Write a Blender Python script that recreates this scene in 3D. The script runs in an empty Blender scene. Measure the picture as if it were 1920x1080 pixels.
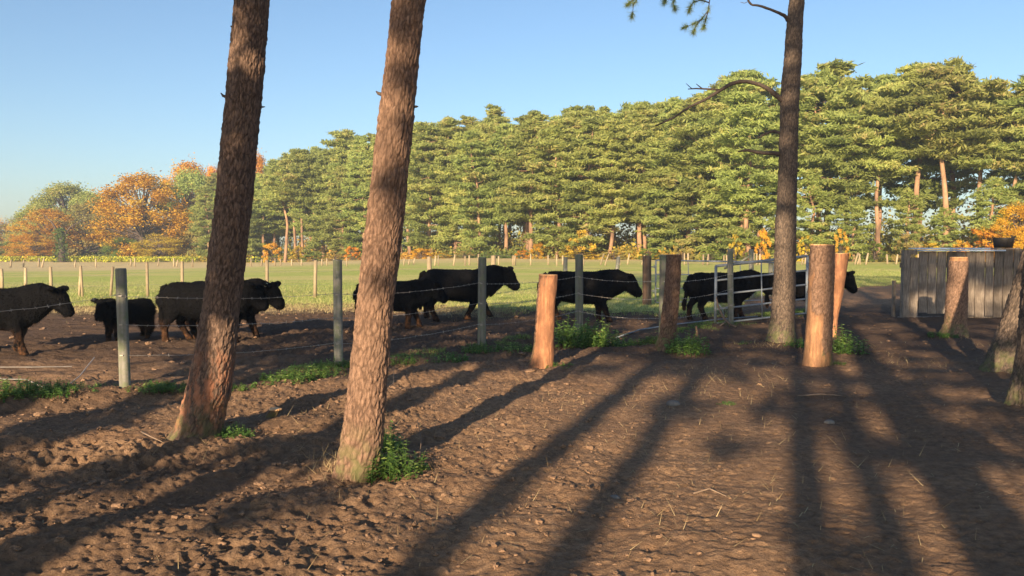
import bpy, math, random
import numpy as np
from mathutils import Vector, Matrix

R = random.Random(7)
NR = np.random.default_rng(11)
sc = bpy.context.scene

# ------------------------------------------------------------------ camera
F, HOR, CAMZ = 1500.0, 465.0, 1.65          # focal length in photo pixels, horizon row, eye height
PITCH = math.atan((540 - HOR) / F)
cam_d = bpy.data.cameras.new('camera'); cam = bpy.data.objects.new('camera', cam_d)
sc.collection.objects.link(cam); sc.camera = cam
cam_d.sensor_width = 36; cam_d.lens = 36 * F / 1920
cam_d.clip_start = 0.05; cam_d.clip_end = 2000
cam.location = (0, 0, CAMZ); cam.rotation_euler = (math.pi / 2 - PITCH, 0, 0)

# ------------------------------------------------------------------ sky and sun
SUN_AZ, SUN_EL = math.radians(19.1), math.radians(15)   # light travels towards +Y turned SUN_AZ to the right
w = bpy.data.worlds.new('World'); sc.world = w; w.use_nodes = True
nt = w.node_tree; nt.nodes.clear()
sky = nt.nodes.new('ShaderNodeTexSky'); sky.sky_type = 'NISHITA'; sky.sun_disc = False
sky.sun_elevation = SUN_EL; sky.sun_rotation = math.pi + SUN_AZ
sky.air_density = 1.0; sky.dust_density = 0.8; sky.ozone_density = 3.0; sky.altitude = 50
bg = nt.nodes.new('ShaderNodeBackground'); bg.inputs[1].default_value = 0.084
wo = nt.nodes.new('ShaderNodeOutputWorld')
nt.links.new(sky.outputs[0], bg.inputs[0]); nt.links.new(bg.outputs[0], wo.inputs[0])
sl = bpy.data.lights.new('sun', 'SUN'); sl.energy = 5.0; sl.angle = math.radians(0.5); sl.color = (1.0, 0.77, 0.5)
so = bpy.data.objects.new('sun', sl); sc.collection.objects.link(so)
so.rotation_euler = (math.pi / 2 - SUN_EL, 0, -SUN_AZ)   # lamp -Z travels forward and down
so.location = (-10, -30, 20)
sc.view_settings.view_transform = 'Standard'; sc.view_settings.look = 'None'
sc.view_settings.gamma = 1; sc.view_settings.exposure = 1.18
sc.cycles.max_bounces = 5; sc.cycles.diffuse_bounces = 3; sc.cycles.transparent_max_bounces = 4
sc.cycles.use_denoising = True

HAZE = 0.0009
ST, CT, TE = math.sin(SUN_AZ), math.cos(SUN_AZ), math.tan(SUN_EL)
TERR = lambda x, y: None

# ------------------------------------------------------------------ numpy noise
def _h(ix, iy, iz, seed):
    n = (ix.astype(np.int64) * 374761393 + iy.astype(np.int64) * 668265263 + iz.astype(np.int64) * 2147483647 + seed * 974634777) & 0xffffffff
    n = ((n ^ (n >> 13)) * 1274126177) & 0xffffffff
    n = ((n ^ (n >> 16)) * 2246822519) & 0xffffffff
    return ((n ^ (n >> 15)) & 0xffffff) / float(0xffffff)
def vn(x, y, z, seed=0):
    x, y, z = np.broadcast_arrays(x, y, z)
    fx, fy, fz = np.floor(x), np.floor(y), np.floor(z)
    tx, ty, tz = x - fx, y - fy, z - fz
    tx, ty, tz = [t * t * (3 - 2 * t) for t in (tx, ty, tz)]
    out = 0
    for a in (0, 1):
        wx = tx if a else 1 - tx
        for b in (0, 1):
            wy = ty if b else 1 - ty
            for c in (0, 1):
                wz = tz if c else 1 - tz
                out = out + wx * wy * wz * _h(fx + a, fy + b, fz + c, seed)
    return out * 2 - 1
def fbm(x, y, z, o=4, seed=0):
    s, a, t = 0, 1, 0
    for i in range(o):
        s = s + a * vn(x * 2 ** i, y * 2 ** i, z * 2 ** i, seed + i); t += a; a *= .5
    return s / t
def worley(x, y, z, seed=0, flat=False):
    """F1, F2, id of the nearest cell"""
    x, y, z = np.broadcast_arrays(x, y, z)
    fx, fy, fz = np.floor(x), np.floor(y), np.floor(z)
    f1 = np.full(x.shape, 9.); f2 = np.full(x.shape, 9.); cid = np.zeros(x.shape)
    for a in (-1, 0, 1):
        for b in (-1, 0, 1):
            for c in ((0,) if flat else (-1, 0, 1)):
                cx, cy, cz = fx + a, fy + b, fz + c
                dx = cx + _h(cx, cy, cz, seed) - x; dy = cy + _h(cx, cy, cz, seed + 1) - y
                dz = 0 if flat else cz + _h(cx, cy, cz, seed + 2) - z
                d = np.sqrt(dx * dx + dy * dy + dz * dz)
                k = _h(cx, cy, cz, seed + 3)
                near = d < f1
                f2 = np.where(near, f1, np.minimum(f2, d)); cid = np.where(near, k, cid); f1 = np.where(near, d, f1)
    return f1, f2, cid
def sstep(a, b, x):
    t = np.clip((x - a) / (b - a), 0, 1); return t * t * (3 - 2 * t)

# ------------------------------------------------------------------ scene helpers
def link(o): sc.collection.objects.link(o); return o
def tag(o, label=None, cat=None, group=None, kind=None):
    if label: o['label'] = label
    if cat: o['category'] = cat
    if group: o['group'] = group
    if kind: o['kind'] = kind
    return o
def empty(name, loc, rz=0):
    o = bpy.data.objects.new(name, None); o.location = loc; o.rotation_euler = (0, 0, rz); o.empty_display_size = .2
    return link(o)
def np_mesh(name, V, Fq, attrs=None, smooth=True):
    V = np.asarray(V, dtype=np.float32).reshape(-1, 3); me = bpy.data.meshes.new(name)
    Fq = np.asarray(Fq, dtype=np.int32); k = Fq.shape[1]; n = len(Fq)
    me.vertices.add(len(V)); me.vertices.foreach_set('co', V.ravel())
    me.loops.add(n * k); me.loops.foreach_set('vertex_index', Fq.ravel())
    me.polygons.add(n); me.polygons.foreach_set('loop_start', np.arange(0, n * k, k, dtype=np.int32))
    me.polygons.foreach_set('loop_total', np.full(n, k, dtype=np.int32))
    me.polygons.foreach_set('use_smooth', np.full(n, smooth, dtype=bool))
    for an, av in (attrs or {}).items():
        a = me.attributes.new(an, 'FLOAT', 'POINT'); a.data.foreach_set('value', np.asarray(av, dtype=np.float32).ravel())
    me.update(calc_edges=True); me.validate(); return me
class MB:
    """collects triangles and quads (quads kept as quads, tris doubled up as degenerate-free separate list)"""
    def __init__(s): s.v = []; s.f = []; s.n = 0
    def add(s, V, Fs):
        V = np.asarray(V, float).reshape(-1, 3); s.v.append(V)
        for f in Fs: s.f.append([i + s.n for i in f])
        s.n += len(V); return s
    def tube(s, pts, rad, seg=8, cap=True, sq=1.0, noise=0.0):
        pts = [Vector(p) for p in pts]; k = len(pts)
        if not hasattr(rad, '__len__'): rad = [rad] * k
        V = []; up = Vector((.31, .17, .93)).normalized(); prev = None
        for i, p in enumerate(pts):
            t = (pts[min(i + 1, k - 1)] - pts[max(i - 1, 0)]).normalized()
            if prev is None:
                a = t.cross(up)
                if a.length < .1: a = t.cross(Vector((1, 0, 0)))
                a.normalize()
            else:
                a = (prev - t * prev.dot(t)).normalized()
            prev = a; b = t.cross(a)
            for j in range(seg):
                an = 2 * math.pi * j / seg; r = rad[i] * (1 + (R.uniform(-noise, noise) if noise else 0))
                V.append(p + a * math.cos(an) * r + b * math.sin(an) * r * sq)
        Fs = [[i * seg + j, i * seg + (j + 1) % seg, (i + 1) * seg + (j + 1) % seg, (i + 1) * seg + j] for i in range(k - 1) for j in range(seg)]
        if cap: Fs += [list(range(seg))[::-1], [(k - 1) * seg + j for j in range(seg)]]
        return s.add([tuple(v) for v in V], Fs)
    def box(s, c, size, rot=None, taper=1.0):
        x, y, z = [d / 2 for d in size]; V = []
        for dz in (-z, z):
            q = taper if dz > 0 else 1
            for dx, dy in ((-x, -y), (x, -y), (x, y), (-x, y)): V.append(Vector((dx * q, dy * q, dz)))
        if rot is not None: V = [rot @ v for v in V]
        V = [tuple(v + Vector(c)) for v in V]
        return s.add(V, [[3, 2, 1, 0], [4, 5, 6, 7], [0, 1, 5, 4], [1, 2, 6, 5], [2, 3, 7, 6], [3, 0, 4, 7]])
    def build(s, name, mat, parent=None, smooth=True):
        me = bpy.data.meshes.new(name)
        V = np.concatenate(s.v) if s.v else np.zeros((0, 3))
        me.from_pydata([tuple(v) for v in V], [], s.f)
        if smooth: me.polygons.foreach_set('use_smooth', [True] * len(me.polygons))
        me.update(); me.materials.append(mat)
        o = bpy.data.objects.new(name, me); link(o)
        if parent: o.parent = parent
        return o
def obj(name, me, mat, parent=None):
    me.materials.append(mat); o = bpy.data.objects.new(name, me); link(o)
    if parent: o.parent = parent
    return o

# picture row/column -> place in the field
def ray(px, py):
    a, b = (px - 960) / F, -(py - 540) / F
    return a, math.cos(PITCH) + math.sin(PITCH) * b, -math.sin(PITCH) + math.cos(PITCH) * b
def at(px, py, Y):
    a, y, z = ray(px, py); t = Y / y; return Vector((a * t, Y, CAMZ + z * t))
def gterr(X, Y):
    t = sstep(28, 100, np.asarray(Y, float))
    return t * (.42 - 1.25 * sstep(0, -50, np.asarray(X, float)))
def gnd(px, py):
    a, y, z = ray(px, py); t = -CAMZ / z; Y = y * t
    for _ in range(6):
        if Y < 0 or Y > 400: break
        zz = float(gterr(a * t, Y)); t = (zz - CAMZ) / z; Y = y * t
    return Vector((a * t, y * t, float(gterr(a * t, y * t))))
def uv(P): return P[0] * CT - P[1] * ST, P[2] + (P[0] * ST + P[1] * CT) * TE

# ------------------------------------------------------------------ materials
class N:
    def __init__(s, name, rough=.85, spec=.25):
        s.m = bpy.data.materials.new(name); s.m.use_nodes = True; s.t = s.m.node_tree
        s.b = s.t.nodes['Principled BSDF']; s.b.inputs['Roughness'].default_value = rough
        s.b.inputs['Specular IOR Level'].default_value = spec
        s.co = s.new('ShaderNodeTexCoord').outputs['Object']
    def new(s, t, **k):
        n = s.t.nodes.new(t)
        for a, b in k.items(): setattr(n, a, b)
        return n
    def l(s, a, b):
        if hasattr(a, 'is_output') or isinstance(a, bpy.types.NodeSocket): s.t.links.new(a, b)
        else: b.default_value = a if not (isinstance(a, tuple) and len(a) == 3 and b.type == 'RGBA') else (*a, 1)
    def map(s, scale, src=None):
        n = s.new('ShaderNodeMapping'); n.inputs['Scale'].default_value = scale; s.l(src or s.co, n.inputs['Vector']); return n.outputs[0]
    def noise(s, scale, det=4, vec=None, rough=.6, dist=0):
        n = s.new('ShaderNodeTexNoise'); n.inputs['Scale'].default_value = scale; n.inputs['Detail'].default_value = det
        n.inputs['Roughness'].default_value = rough; n.inputs['Distortion'].default_value = dist
        s.l(vec or s.co, n.inputs['Vector']); return n.outputs['Fac']
    def ramp(s, fac, stops):
        n = s.new('ShaderNodeValToRGB'); e = n.color_ramp.elements
        while len(e) < len(stops): e.new(.5)
        for i, (p, c) in enumerate(stops):
            e[i].position = p; e[i].color = (*c, 1) if isinstance(c, tuple) else (c, c, c, 1)
        s.l(fac, n.inputs[0]); return n.outputs[0]
    def mix(s, f, a, b, mode='MIX'):
        n = s.new('ShaderNodeMix', data_type='RGBA', blend_type=mode); s.l(f, n.inputs[0]); s.l(a, n.inputs[6]); s.l(b, n.inputs[7]); return n.outputs[2]
    def math(s, op, a, b=0.0, c=None):
        n = s.new('ShaderNodeMath', operation=op); s.l(a, n.inputs[0]); s.l(b, n.inputs[1])
        if c is not None: s.l(c, n.inputs[2])
        return n.outputs[0]
    def attr(s, name): return s.new('ShaderNodeAttribute', attribute_name=name).outputs['Fac']
    def rand(s): return s.new('ShaderNodeObjectInfo').outputs['Random']
    def sep(s):
        n = s.new('ShaderNodeSeparateXYZ'); s.l(s.co, n.inputs[0]); return n.outputs
    def color(s, c): s.l(c, s.b.inputs['Base Color'])
    def bump(s, h, strength=.5, dist=.02):
        n = s.new('ShaderNodeBump'); n.inputs['Strength'].default_value = strength; n.inputs['Distance'].default_value = dist
        s.l(h, n.inputs['Height']); s.l(n.outputs[0], s.b.inputs['Normal'])

def bark_mat(name, dark, mid, light, bare=(.5, .26, .13), moss=True, red=None):
    m = N(name, .9, .15)
    v = m.map((1, 1, .38)); f = m.noise(52, 8, v, .75); g = m.noise(5, 3, m.map((1, 1, .5)), .6)
    c = m.ramp(f, [(.36, dark), (.5, mid), (.64, light)])
    c = m.mix(m.ramp(g, [(.42, 0.0), (.62, .55)]), c, m.mix(.5, light, dark))
    cr = m.attr('crack'); c = m.mix(m.math('MULTIPLY', m.math('POWER', cr, 1.3), .9), c, dark)
    if red:
        hz = m.sep()[2]
        fr = m.noise(16, 5, m.map((1, 1, .35)), .7)
        msk = m.math('MULTIPLY', m.ramp(m.math('DIVIDE', hz, 1.2), [(.06, 0.0), (.2, 1.0), (.42, .9), (.8, 0.0)]), m.ramp(fr, [(.45, 0.0), (.56, 1.0)]))
        c = m.mix(m.math('MULTIPLY', msk, .8), c, red)
    if moss:
        hz = m.sep()[2]; fr = m.noise(9, 4)
        msk = m.math('MULTIPLY', m.ramp(hz, [(.0, 1.0), (.45, 0.0)]), m.ramp(fr, [(.42, 0.0), (.6, .8)]))
        c = m.mix(msk, c, (.13, .15, .055))
    b = m.attr('bare'); wd = m.noise(30, 5, m.map((1, 1, .06)), .6)
    bc = m.ramp(wd, [(.28, tuple(q * .4 for q in bare)), (.5, bare), (.75, tuple(min(1, q * 1.35) for q in bare))])
    bc = m.mix(m.ramp(m.noise(7, 6, m.map((1, 1, .5)), .7), [(.42, .75), (.6, 0.0)]), bc, (bare[0] * .5, bare[1] * .52, bare[2] * .6))
    c = m.mix(b, c, bc)
    m.color(c); m.bump(m.noise(85, 7, m.map((1, 1, .35)), .75), .9, .012); return m.m
M = {}
M['bark'] = bark_mat('pine bark', (.06, .042, .035), (.17, .11, .082), (.30, .195, .14), red=(.47, .2, .11))
M['bark2'] = bark_mat('warm pine bark', (.10, .062, .045), (.24, .145, .10), (.38, .24, .165))
M['bark3'] = bark_mat('grey pine bark', (.05, .04, .035), (.15, .11, .085), (.27, .2, .15))
M['stumpbark'] = bark_mat('stump bark', (.07, .04, .028), (.19, .11, .075), (.3, .19, .13), bare=(.44, .205, .105))
def wood(name, a, b, c, sc_=26, moss=None):
    m = N(name, .8, .2); f = m.noise(sc_, 6, m.map((1, 1, .05)), .6); g = m.noise(3, 3)
    col = m.ramp(f, [(.3, a), (.5, b), (.72, c)]); col = m.mix(m.ramp(g, [(.4, 0.0), (.65, .5)]), col, a)
    r = m.rand(); n = m.new('ShaderNodeHueSaturation'); m.l(col, n.inputs['Color'])
    m.l(m.math('MULTIPLY_ADD', r, .5, .75), n.inputs['Value']); col = n.outputs[0]
    if moss:
        col = m.mix(m.ramp(m.noise(11, 4), [(.45, 0.0), (.62, .8)]), col, moss)
    m.color(col); m.bump(m.noise(sc_ * 2, 5, m.map((1, 1, .05))), .5, .004); return m.m
M['post'] = wood('weathered round post', (.13, .12, .10), (.25, .235, .20), (.38, .36, .31), 22, moss=(.17, .19, .11))
M['farpost'] = wood('pale split post', (.22, .17, .11), (.35, .27, .17), (.47, .38, .25))
M['plank'] = wood('old grey plank', (.08, .062, .05), (.24, .195, .155), (.42, .35, .29), 70)
M['browwood'] = wood('brown gate post', (.12, .07, .045), (.24, .15, .1), (.34, .23, .15))
M['cut'] = wood('sawn wood face', (.42, .22, .1), (.62, .36, .18), (.75, .5, .28), 20)
def plain(name, c, rough=.6, met=0, var=.25, sc_=12, spec=.4):
    m = N(name, rough, spec); f = m.noise(sc_, 5)
    m.color(m.ramp(f, [(.3, tuple(q * (1 - var) for q in c)), (.7, tuple(min(1, q * (1 + var)) for q in c))]))
    m.b.inputs['Metallic'].default_value = met; m.bump(f, .15, .003); return m.m
M['galv'] = plain('galvanised steel', (.24, .27, .31), .6, .3)
M['wire'] = plain('barbed wire steel', (.42, .38, .34), .5, .5)
M['darkwire'] = plain('dull wire', (.2, .18, .16), .7, .2)
M['sheet'] = plain('pale metal sheet', (.5, .6, .72), .75, 0, .04, 3)
M['tub'] = plain('black rubber', (.018, .016, .016), .6)
M['twig'] = plain('dead twig', (.2, .14, .1), .9, 0, .4)
M['branchbark'] = plain('dark branch bark', (.085, .062, .05), .9, 0, .4, 40)
M['stone'] = plain('grey stone', (.17, .155, .14), .9, 0, .3)
M['tag'] = plain('yellowish ear tag', (.75, .72, .45), .5, 0, .05)
M['eye'] = plain('dark eye', (.01, .008, .007), .15, 0, .1)
M['hoof'] = plain('horn', (.008, .007, .007), .9, 0, .3, 12, .05)
def leafm(name, stops, rough=.65, trans=.25, valvar=.35):
    m = N(name, rough, .2); t = m.attr('tint'); c = m.ramp(t, stops)
    n = m.new('ShaderNodeHueSaturation'); m.l(c, n.inputs['Color']); r = m.rand()
    m.l(m.math('MULTIPLY_ADD', r, valvar, 1 - valvar / 2), n.inputs['Value'])
    m.l(m.math('MULTIPLY_ADD', m.math('FRACT', m.math('MULTIPLY', r, 7.31)), .03, .485), n.inputs['Hue'])
    c = n.outputs[0]; m.color(c)
    if trans:
        tr = m.new('ShaderNodeBsdfTranslucent'); m.l(c, tr.inputs[0]); mx = m.new('ShaderNodeMixShader'); mx.inputs[0].default_value = trans
        m.l(m.b.outputs[0], mx.inputs[1]); m.l(tr.outputs[0], mx.inputs[2])
        m.l(mx.outputs[0], m.t.nodes['Material Output'].inputs['Surface'])
    return m.m
M['needle'] = leafm('pine needles', [(0, (.22, .26, .08)), (.4, (.36, .42, .12)), (.78, (.46, .50, .155)), (1, (.58, .49, .2))], .65, .5)
M['orange'] = leafm('orange autumn leaves', [(0, (.40, .17, .02)), (.5, (.66, .33, .035)), (1, (.74, .50, .06))], .65, .4)
M['yellow'] = leafm('yellow autumn leaves', [(0, (.34, .22, .03)), (.5, (.62, .42, .05)), (1, (.70, .55, .08))], .65, .4)
M['olive'] = leafm('olive autumn leaves', [(0, (.19, .17, .06)), (.5, (.36, .31, .10)), (1, (.50, .38, .14))], .65, .4)
M['brush'] = leafm('mixed undergrowth leaves', [(0, (.10, .16, .045)), (.4, (.26, .26, .07)), (.65, (.52, .36, .06)), (1, (.5, .24, .06))], .65, .4)
M['green'] = leafm('green leaves', [(0, (.08, .13, .03)), (.5, (.16, .24, .05)), (1, (.34, .42, .09))], .65, .4)
M['weed'] = leafm('nettle leaves', [(0, (.07, .15, .03)), (.5, (.15, .27, .06)), (1, (.36, .46, .12))], .55, .35, .3)
M['straw'] = leafm('dry straw', [(0, (.25, .18, .09)), (1, (.5, .4, .22))], .8, .1)
M['grass'] = leafm('meadow grass', [(0, (.15, .22, .06)), (.5, (.27, .34, .10)), (1, (.48, .44, .2))], .7, .2, 0)
M['flower'] = leafm('yellow flowers', [(0, (.22, .26, .04)), (1, (.62, .56, .05))], .7, .2, 0)
M['clod'] = plain('mud clod', (.22, .138, .088), .95, 0, .45, 45, .1)
tm = N('far pine bark', .9, .1); f_ = tm.noise(1.5, 4, tm.map((1, 1, .3)))
tm.color(tm.ramp(f_, [(.35, (.16, .10, .07)), (.5, (.31, .19, .12)), (.65, (.46, .28, .17))])); M['fartrunk'] = tm.m

# cow coat
m = N('black shaggy coat', .9, .08); f_ = m.noise(9, 5, rough=.7); hz = m.sep()[2]
fine = m.noise(60, 4, m.map((1, 1, .35)), .7)
c = m.ramp(fine, [(.3, (.003, .003, .0035)), (.55, (.005, .005, .006)), (.78, (.011, .009, .009))])
low = m.math('MULTIPLY', m.ramp(hz, [(.08, 1.0), (.42, .0)]), m.ramp(f_, [(.42, 0.0), (.6, .8)]))
c = m.mix(low, c, (.13, .062, .03)); m.color(c); m.bump(fine, .8, .012); M['coat'] = m.m

# ground: mud in the yard and the lane, meadow beyond, all one sheet
m = N('earth and meadow', .95, .12)
gz_, ms, strw, damp_shade = m.attr('grass'), m.attr('moss'), m.attr('straw'), m.attr('wet')
n1, n2, n3 = m.noise(1.2, 5), m.noise(14, 6, rough=.7), m.noise(70, 5, rough=.7)
mud = m.ramp(n2, [(.28, (.10, .062, .04)), (.5, (.275, .17, .102)), (.72, (.42, .27, .165))])
mud = m.mix(m.ramp(n1, [(.4, 0.0), (.62, .45)]), mud, (.23, .135, .08))
mud = m.mix(m.ramp(n3, [(.62, 0.0), (.7, .5)]), mud, (.42, .29, .17))
mud = m.mix(m.math('MULTIPLY', damp_shade, .8), mud, (.065, .045, .036))  # darkens the mud where it is wet and where shade is painted in
mud = m.mix(m.math('MULTIPLY', strw, m.ramp(n3, [(.35, .35), (.6, 1.0)])), mud, (.42, .31, .16))
g1, g2 = m.noise(.16, 5, m.map((.35, 1, 1)), .6), m.noise(3.2, 6, m.map((.5, 1, 1)), .7)
gr = m.ramp(g2, [(.3, (.28, .34, .075)), (.5, (.42, .48, .11)), (.7, (.55, .54, .17))])
gr = m.mix(m.ramp(g1, [(.42, 0.0), (.6, .8)]), gr, (.6, .52, .2))
gr = m.mix(m.attr('dry'), gr, m.ramp(g2, [(.3, (.54, .40, .2)), (.6, (.74, .56, .3))]))
gf = m.ramp(m.math('MULTIPLY_ADD', m.math('SUBTRACT', m.noise(2.5, 6, rough=.75), .5), 1.6, gz_), [(.42, 0.0), (.58, 1.0)])
c = m.mix(gf, mud, gr)
mo = m.ramp(m.math('MULTIPLY_ADD', m.math('SUBTRACT', n2, .5), 1.5, ms), [(.45, 0.0), (.7, .85)])
c = m.mix(mo, c, (.12, .17, .045)); m.color(c)
hb = m.math('ADD', m.noise(45, 7, rough=.75), m.math('MULTIPLY', m.noise(11, 4), 1.2)); m.bump(hb, .9, .03); M['earth'] = m.m

# ------------------------------------------------------------------ ground sheet
def graded(segs):
    out = [segs[0][0]]
    for a, b, d0, d1 in segs:
        n = max(1, int(round((b - a) / ((d0 + d1) / 2)))); k = np.arange(1, n + 1) / n
        r = d1 / d0; t = k if abs(r - 1) < 1e-6 else (np.power(r, k) - 1) / (r - 1)
        out += list(a + (b - a) * t)
    return np.array(out)
xs = graded([(-420, -60, 60, 6), (-60, -13, 6, .3), (-13, -6, .3, .05), (-6, -3.2, .05, .013), (-3.2, 3.6, .013, .014), (3.6, 8, .014, .05), (8, 16, .05, .3), (16, 60, .3, 6), (60, 420, 6, 60)])
ys = graded([(-120, -6, 12, 1), (-6, 3.4, 1, .05), (3.4, 3.9, .05, .012), (3.9, 6.8, .012, .014), (6.8, 12, .014, .035), (12, 20, .035, .07), (20, 30, .07, .25), (30, 70, .25, 3), (70, 440, 3, 40)])
GX, GY = np.meshgrid(xs, ys)
def fence_y(X):      # where the barbed wire fence runs
    return np.interp(X, [-12, -4.3, -2.3, -.46, 1.24, 2.7, 4.5, 9], [5.0, 8.9, 10.75, 12.8, 15.4, 14.6, 17.0, 22])
def grass_edge(X):
    return np.interp(X, [-30, -12, -4, 1, 5, 8, 17, 30], [22, 22.5, 23.6, 21.0, 20.0, 28, 37, 48])
def mud_height(X, Y):
    near = 1 - sstep(24, 34, Y)
    side = np.clip(.26 + .7 * sstep(1.4, -2.6, X - .12 * (Y - 4)) + .4 * sstep(9, 15, Y), .24, 1)
    wx, wy = X + .05 * fbm(X * 6, Y * 6, 3.1, 2, 5), Y + .05 * fbm(X * 6, Y * 6, 7.7, 2, 9)
    f1, f2, cid = worley(wx * 6.5, wy * 6.5, X * 0, 21, True)
    clod = np.clip(f2 - f1, 0, .5) * (cid - .25)
    g1_, g2_, c2 = worley(wx * 17, wy * 17, X * 0, 31, True)
    clod2 = np.clip(g2_ - g1_, 0, .45) * (c2 - .2)
    b1, b2, bid = worley(wx * 30 + .4 * fbm(X * 20, Y * 20, 5, 2, 3), wy * 30, X * 0, 61, True)
    crumb = .016 * (cid - .5) * sstep(0, .18, f2 - f1) + .017 * (c2 - .5) * sstep(0, .2, g2_ - g1_) + .012 * (bid - .5) * sstep(0, .25, b2 - b1)
    h1, h2, hid = worley(X * 3.1, Y * 3.1, X * 0, 41, True)
    hole = np.where(hid > .45, -(1 - sstep(.08, .24, h1)), 0)
    k1, k2, kid = worley(X * 9, Y * 9, X * 0, 51, True)
    hole2 = np.where(kid > .7, -(1 - sstep(.08, .25, k1)), 0)
    z = .045 * fbm(X * .9, Y * .9, 1, 3, 60) + .03 * side * np.sin((X * .35 - Y * .94) * 7 + 2.5 * fbm(X * .6, Y * .6, 4, 2, 61)) + .022 * fbm(X * 2.6, Y * 2.6, 2, 3, 70)
    side = side * np.clip(.62 + .75 * fbm(X * .8, Y * .8, 9, 3, 66), .12, 1.1)
    z = z + .75 * (.25 + .75 * side) * crumb + side * (.05 * clod + .05 * clod2 + .06 * hole + .05 * np.abs(fbm(X * 8, Y * 8, 0, 4, 80)) + .03 * fbm(X * 21, Y * 21, 0, 3, 84))
    z = z + (.3 + .7 * side) * .034 * hole2 + (.004 + .012 * side) * fbm(X * 38, Y * 38, 0, 3, 90)
    d = Y - fence_y(X)      # low bank along the fence
    z = z + .05 * np.exp(-(d / .5) ** 2)
    return z * near
gr_d = GY - grass_edge(GX)
grass_a = sstep(-2.5, 2.5, gr_d)
grass_a = np.maximum(grass_a, 0)
dF = GY - fence_y(GX)
moss_a = .6 * np.exp(-((dF + .05) / .42) ** 2) * (.6 + .5 * fbm(GX * 1.3, GY * 1.3, 0, 2, 15))
straw_a = np.exp(-((gr_d + 1.6) / 1.3) ** 2) * sstep(1.5, -3, GX) * .9
dry_a = np.clip(sstep(62, 92, GY) + .0, 0, 1) * .85
wet_shade_a = np.clip(.55 * sstep(.2, -2, GX) * np.clip(.62 + 1.2 * fbm(GX * .9, GY * .9, 3, 3, 72), 0, 1) + sstep(1.2, 3.2, GX) * (1 - sstep(9.5, 12, GY)) * (.42 + .35 * fbm(GX * .7, GY * .7, 0, 3, 71)) + sstep(10, 13, GY) * (1 - sstep(20, 24, GY)) * .9, 0, 1)  # trampled wet mud, with yard and lane shade also painted in as darkening
GZ = gterr(GX, GY) + mud_height(GX, GY) * (1 - .75 * sstep(0, 3, gr_d))
V = np.stack([GX, GY, GZ], -1).reshape(-1, 3); ny, nx = GX.shape
i = np.arange(ny - 1)[:, None] * nx + np.arange(nx - 1)[None, :]
Fq = np.stack([i, i + 1, i + nx + 1, i + nx], -1).reshape(-1, 4)
ground = obj('ground', np_mesh('ground', V, Fq, {'grass': grass_a, 'moss': moss_a, 'straw': straw_a, 'dry': dry_a, 'wet': wet_shade_a}), M['earth'])
ground['kind'] = 'structure'
def gz(x, y):
    a = np.array([[float(x)]]); b = np.array([[float(y)]])
    return float((gterr(a, b) + mud_height(a, b) * (1 - .75 * sstep(0, 3, b - grass_edge(a))))[0, 0])
def on(px, py, dz=0):
    P = gnd(px, py); return Vector((P.x, P.y, gz(P.x, P.y) + dz if P.y < 40 else P.z + dz))

# ------------------------------------------------------------------ trunks
def trunk_mesh(name, centre, radius, z0, z1, fine_to, seed, seg=104, amp=.011, bare=None, flute=.0, ringd=.013, flare_pow=1.0):
    """centre(z)->x,y ; radius(z) ; one bark surface with plates"""
    zs = list(np.arange(z0, min(z1, fine_to), ringd)); z = min(z1, fine_to)
    while z < z1: zs.append(z); z += .12
    zs.append(z1); zs = np.array(zs); th = np.linspace(0, 2 * np.pi, seg, endpoint=False)
    C = np.array([centre(z) for z in zs]); Rr = np.array([radius(z) for z in zs])
    ZZ, TT = np.meshgrid(zs, th, indexing='ij'); ux, uy = np.cos(TT), np.sin(TT)
    r0 = Rr.mean(); ax, ay = ux * r0, uy * r0
    wob = fbm(ax * 14, ay * 14, ZZ * 5, 3, seed); wob2 = fbm(ax * 14, ay * 14, ZZ * 5, 3, seed + 40)
    f1, f2, cid = worley((ax + wob * .035) * 34, (ay + wob2 * .035) * 34, (ZZ + wob * .07) * 9.5, seed)
    e = np.clip(f2 - f1, 0, .2) / .2
    b = np.zeros_like(ZZ) if bare is None else np.clip(bare(ZZ, TT), 0, 1)
    plate = (e ** .6) * (.6 + .6 * cid) + .9 * fbm(ax * 80, ay * 80, ZZ * 26, 3, seed + 5)
    disp = amp * (plate - .5) * (1 - b) - b * (.006 - .004 * fbm(ax * 60, ay * 60, ZZ * 9, 3, seed + 2) - .008 * fbm(ax * 14, ay * 14, ZZ * 6, 3, seed + 4)) + .012 * fbm(ax * 6, ay * 6, ZZ * 1.6, 3, seed + 9)
    base = np.exp(-np.clip(ZZ, 0, None) / .22)
    disp = disp + flute * base * np.sin(TT * 5 + seed) * .5 + flute * base * np.sin(TT * 3 + seed * 2)
    RR = Rr[:, None] + disp
    V = np.stack([C[:, 0:1] + ux * RR, C[:, 1:2] + uy * RR, ZZ], -1).reshape(-1, 3)
    n, s = ZZ.shape; i = np.arange(n - 1)[:, None] * s + np.arange(s)[None, :]; j = np.arange(n - 1)[:, None] * s + (np.arange(s)[None, :] + 1) % s
    Fq = np.stack([i, j, j + s, i + s], -1).reshape(-1, 4)
    top = len(V)
    V = np.vstack([V, [[C[-1, 0], C[-1, 1], z1]]])
    me = np_mesh(name, V, Fq, {'crack': np.append((1 - e) * (1 - b), 0), 'bare': np.append(b, 0)})
    return me, V[(n - 1) * s:n * s]
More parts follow.
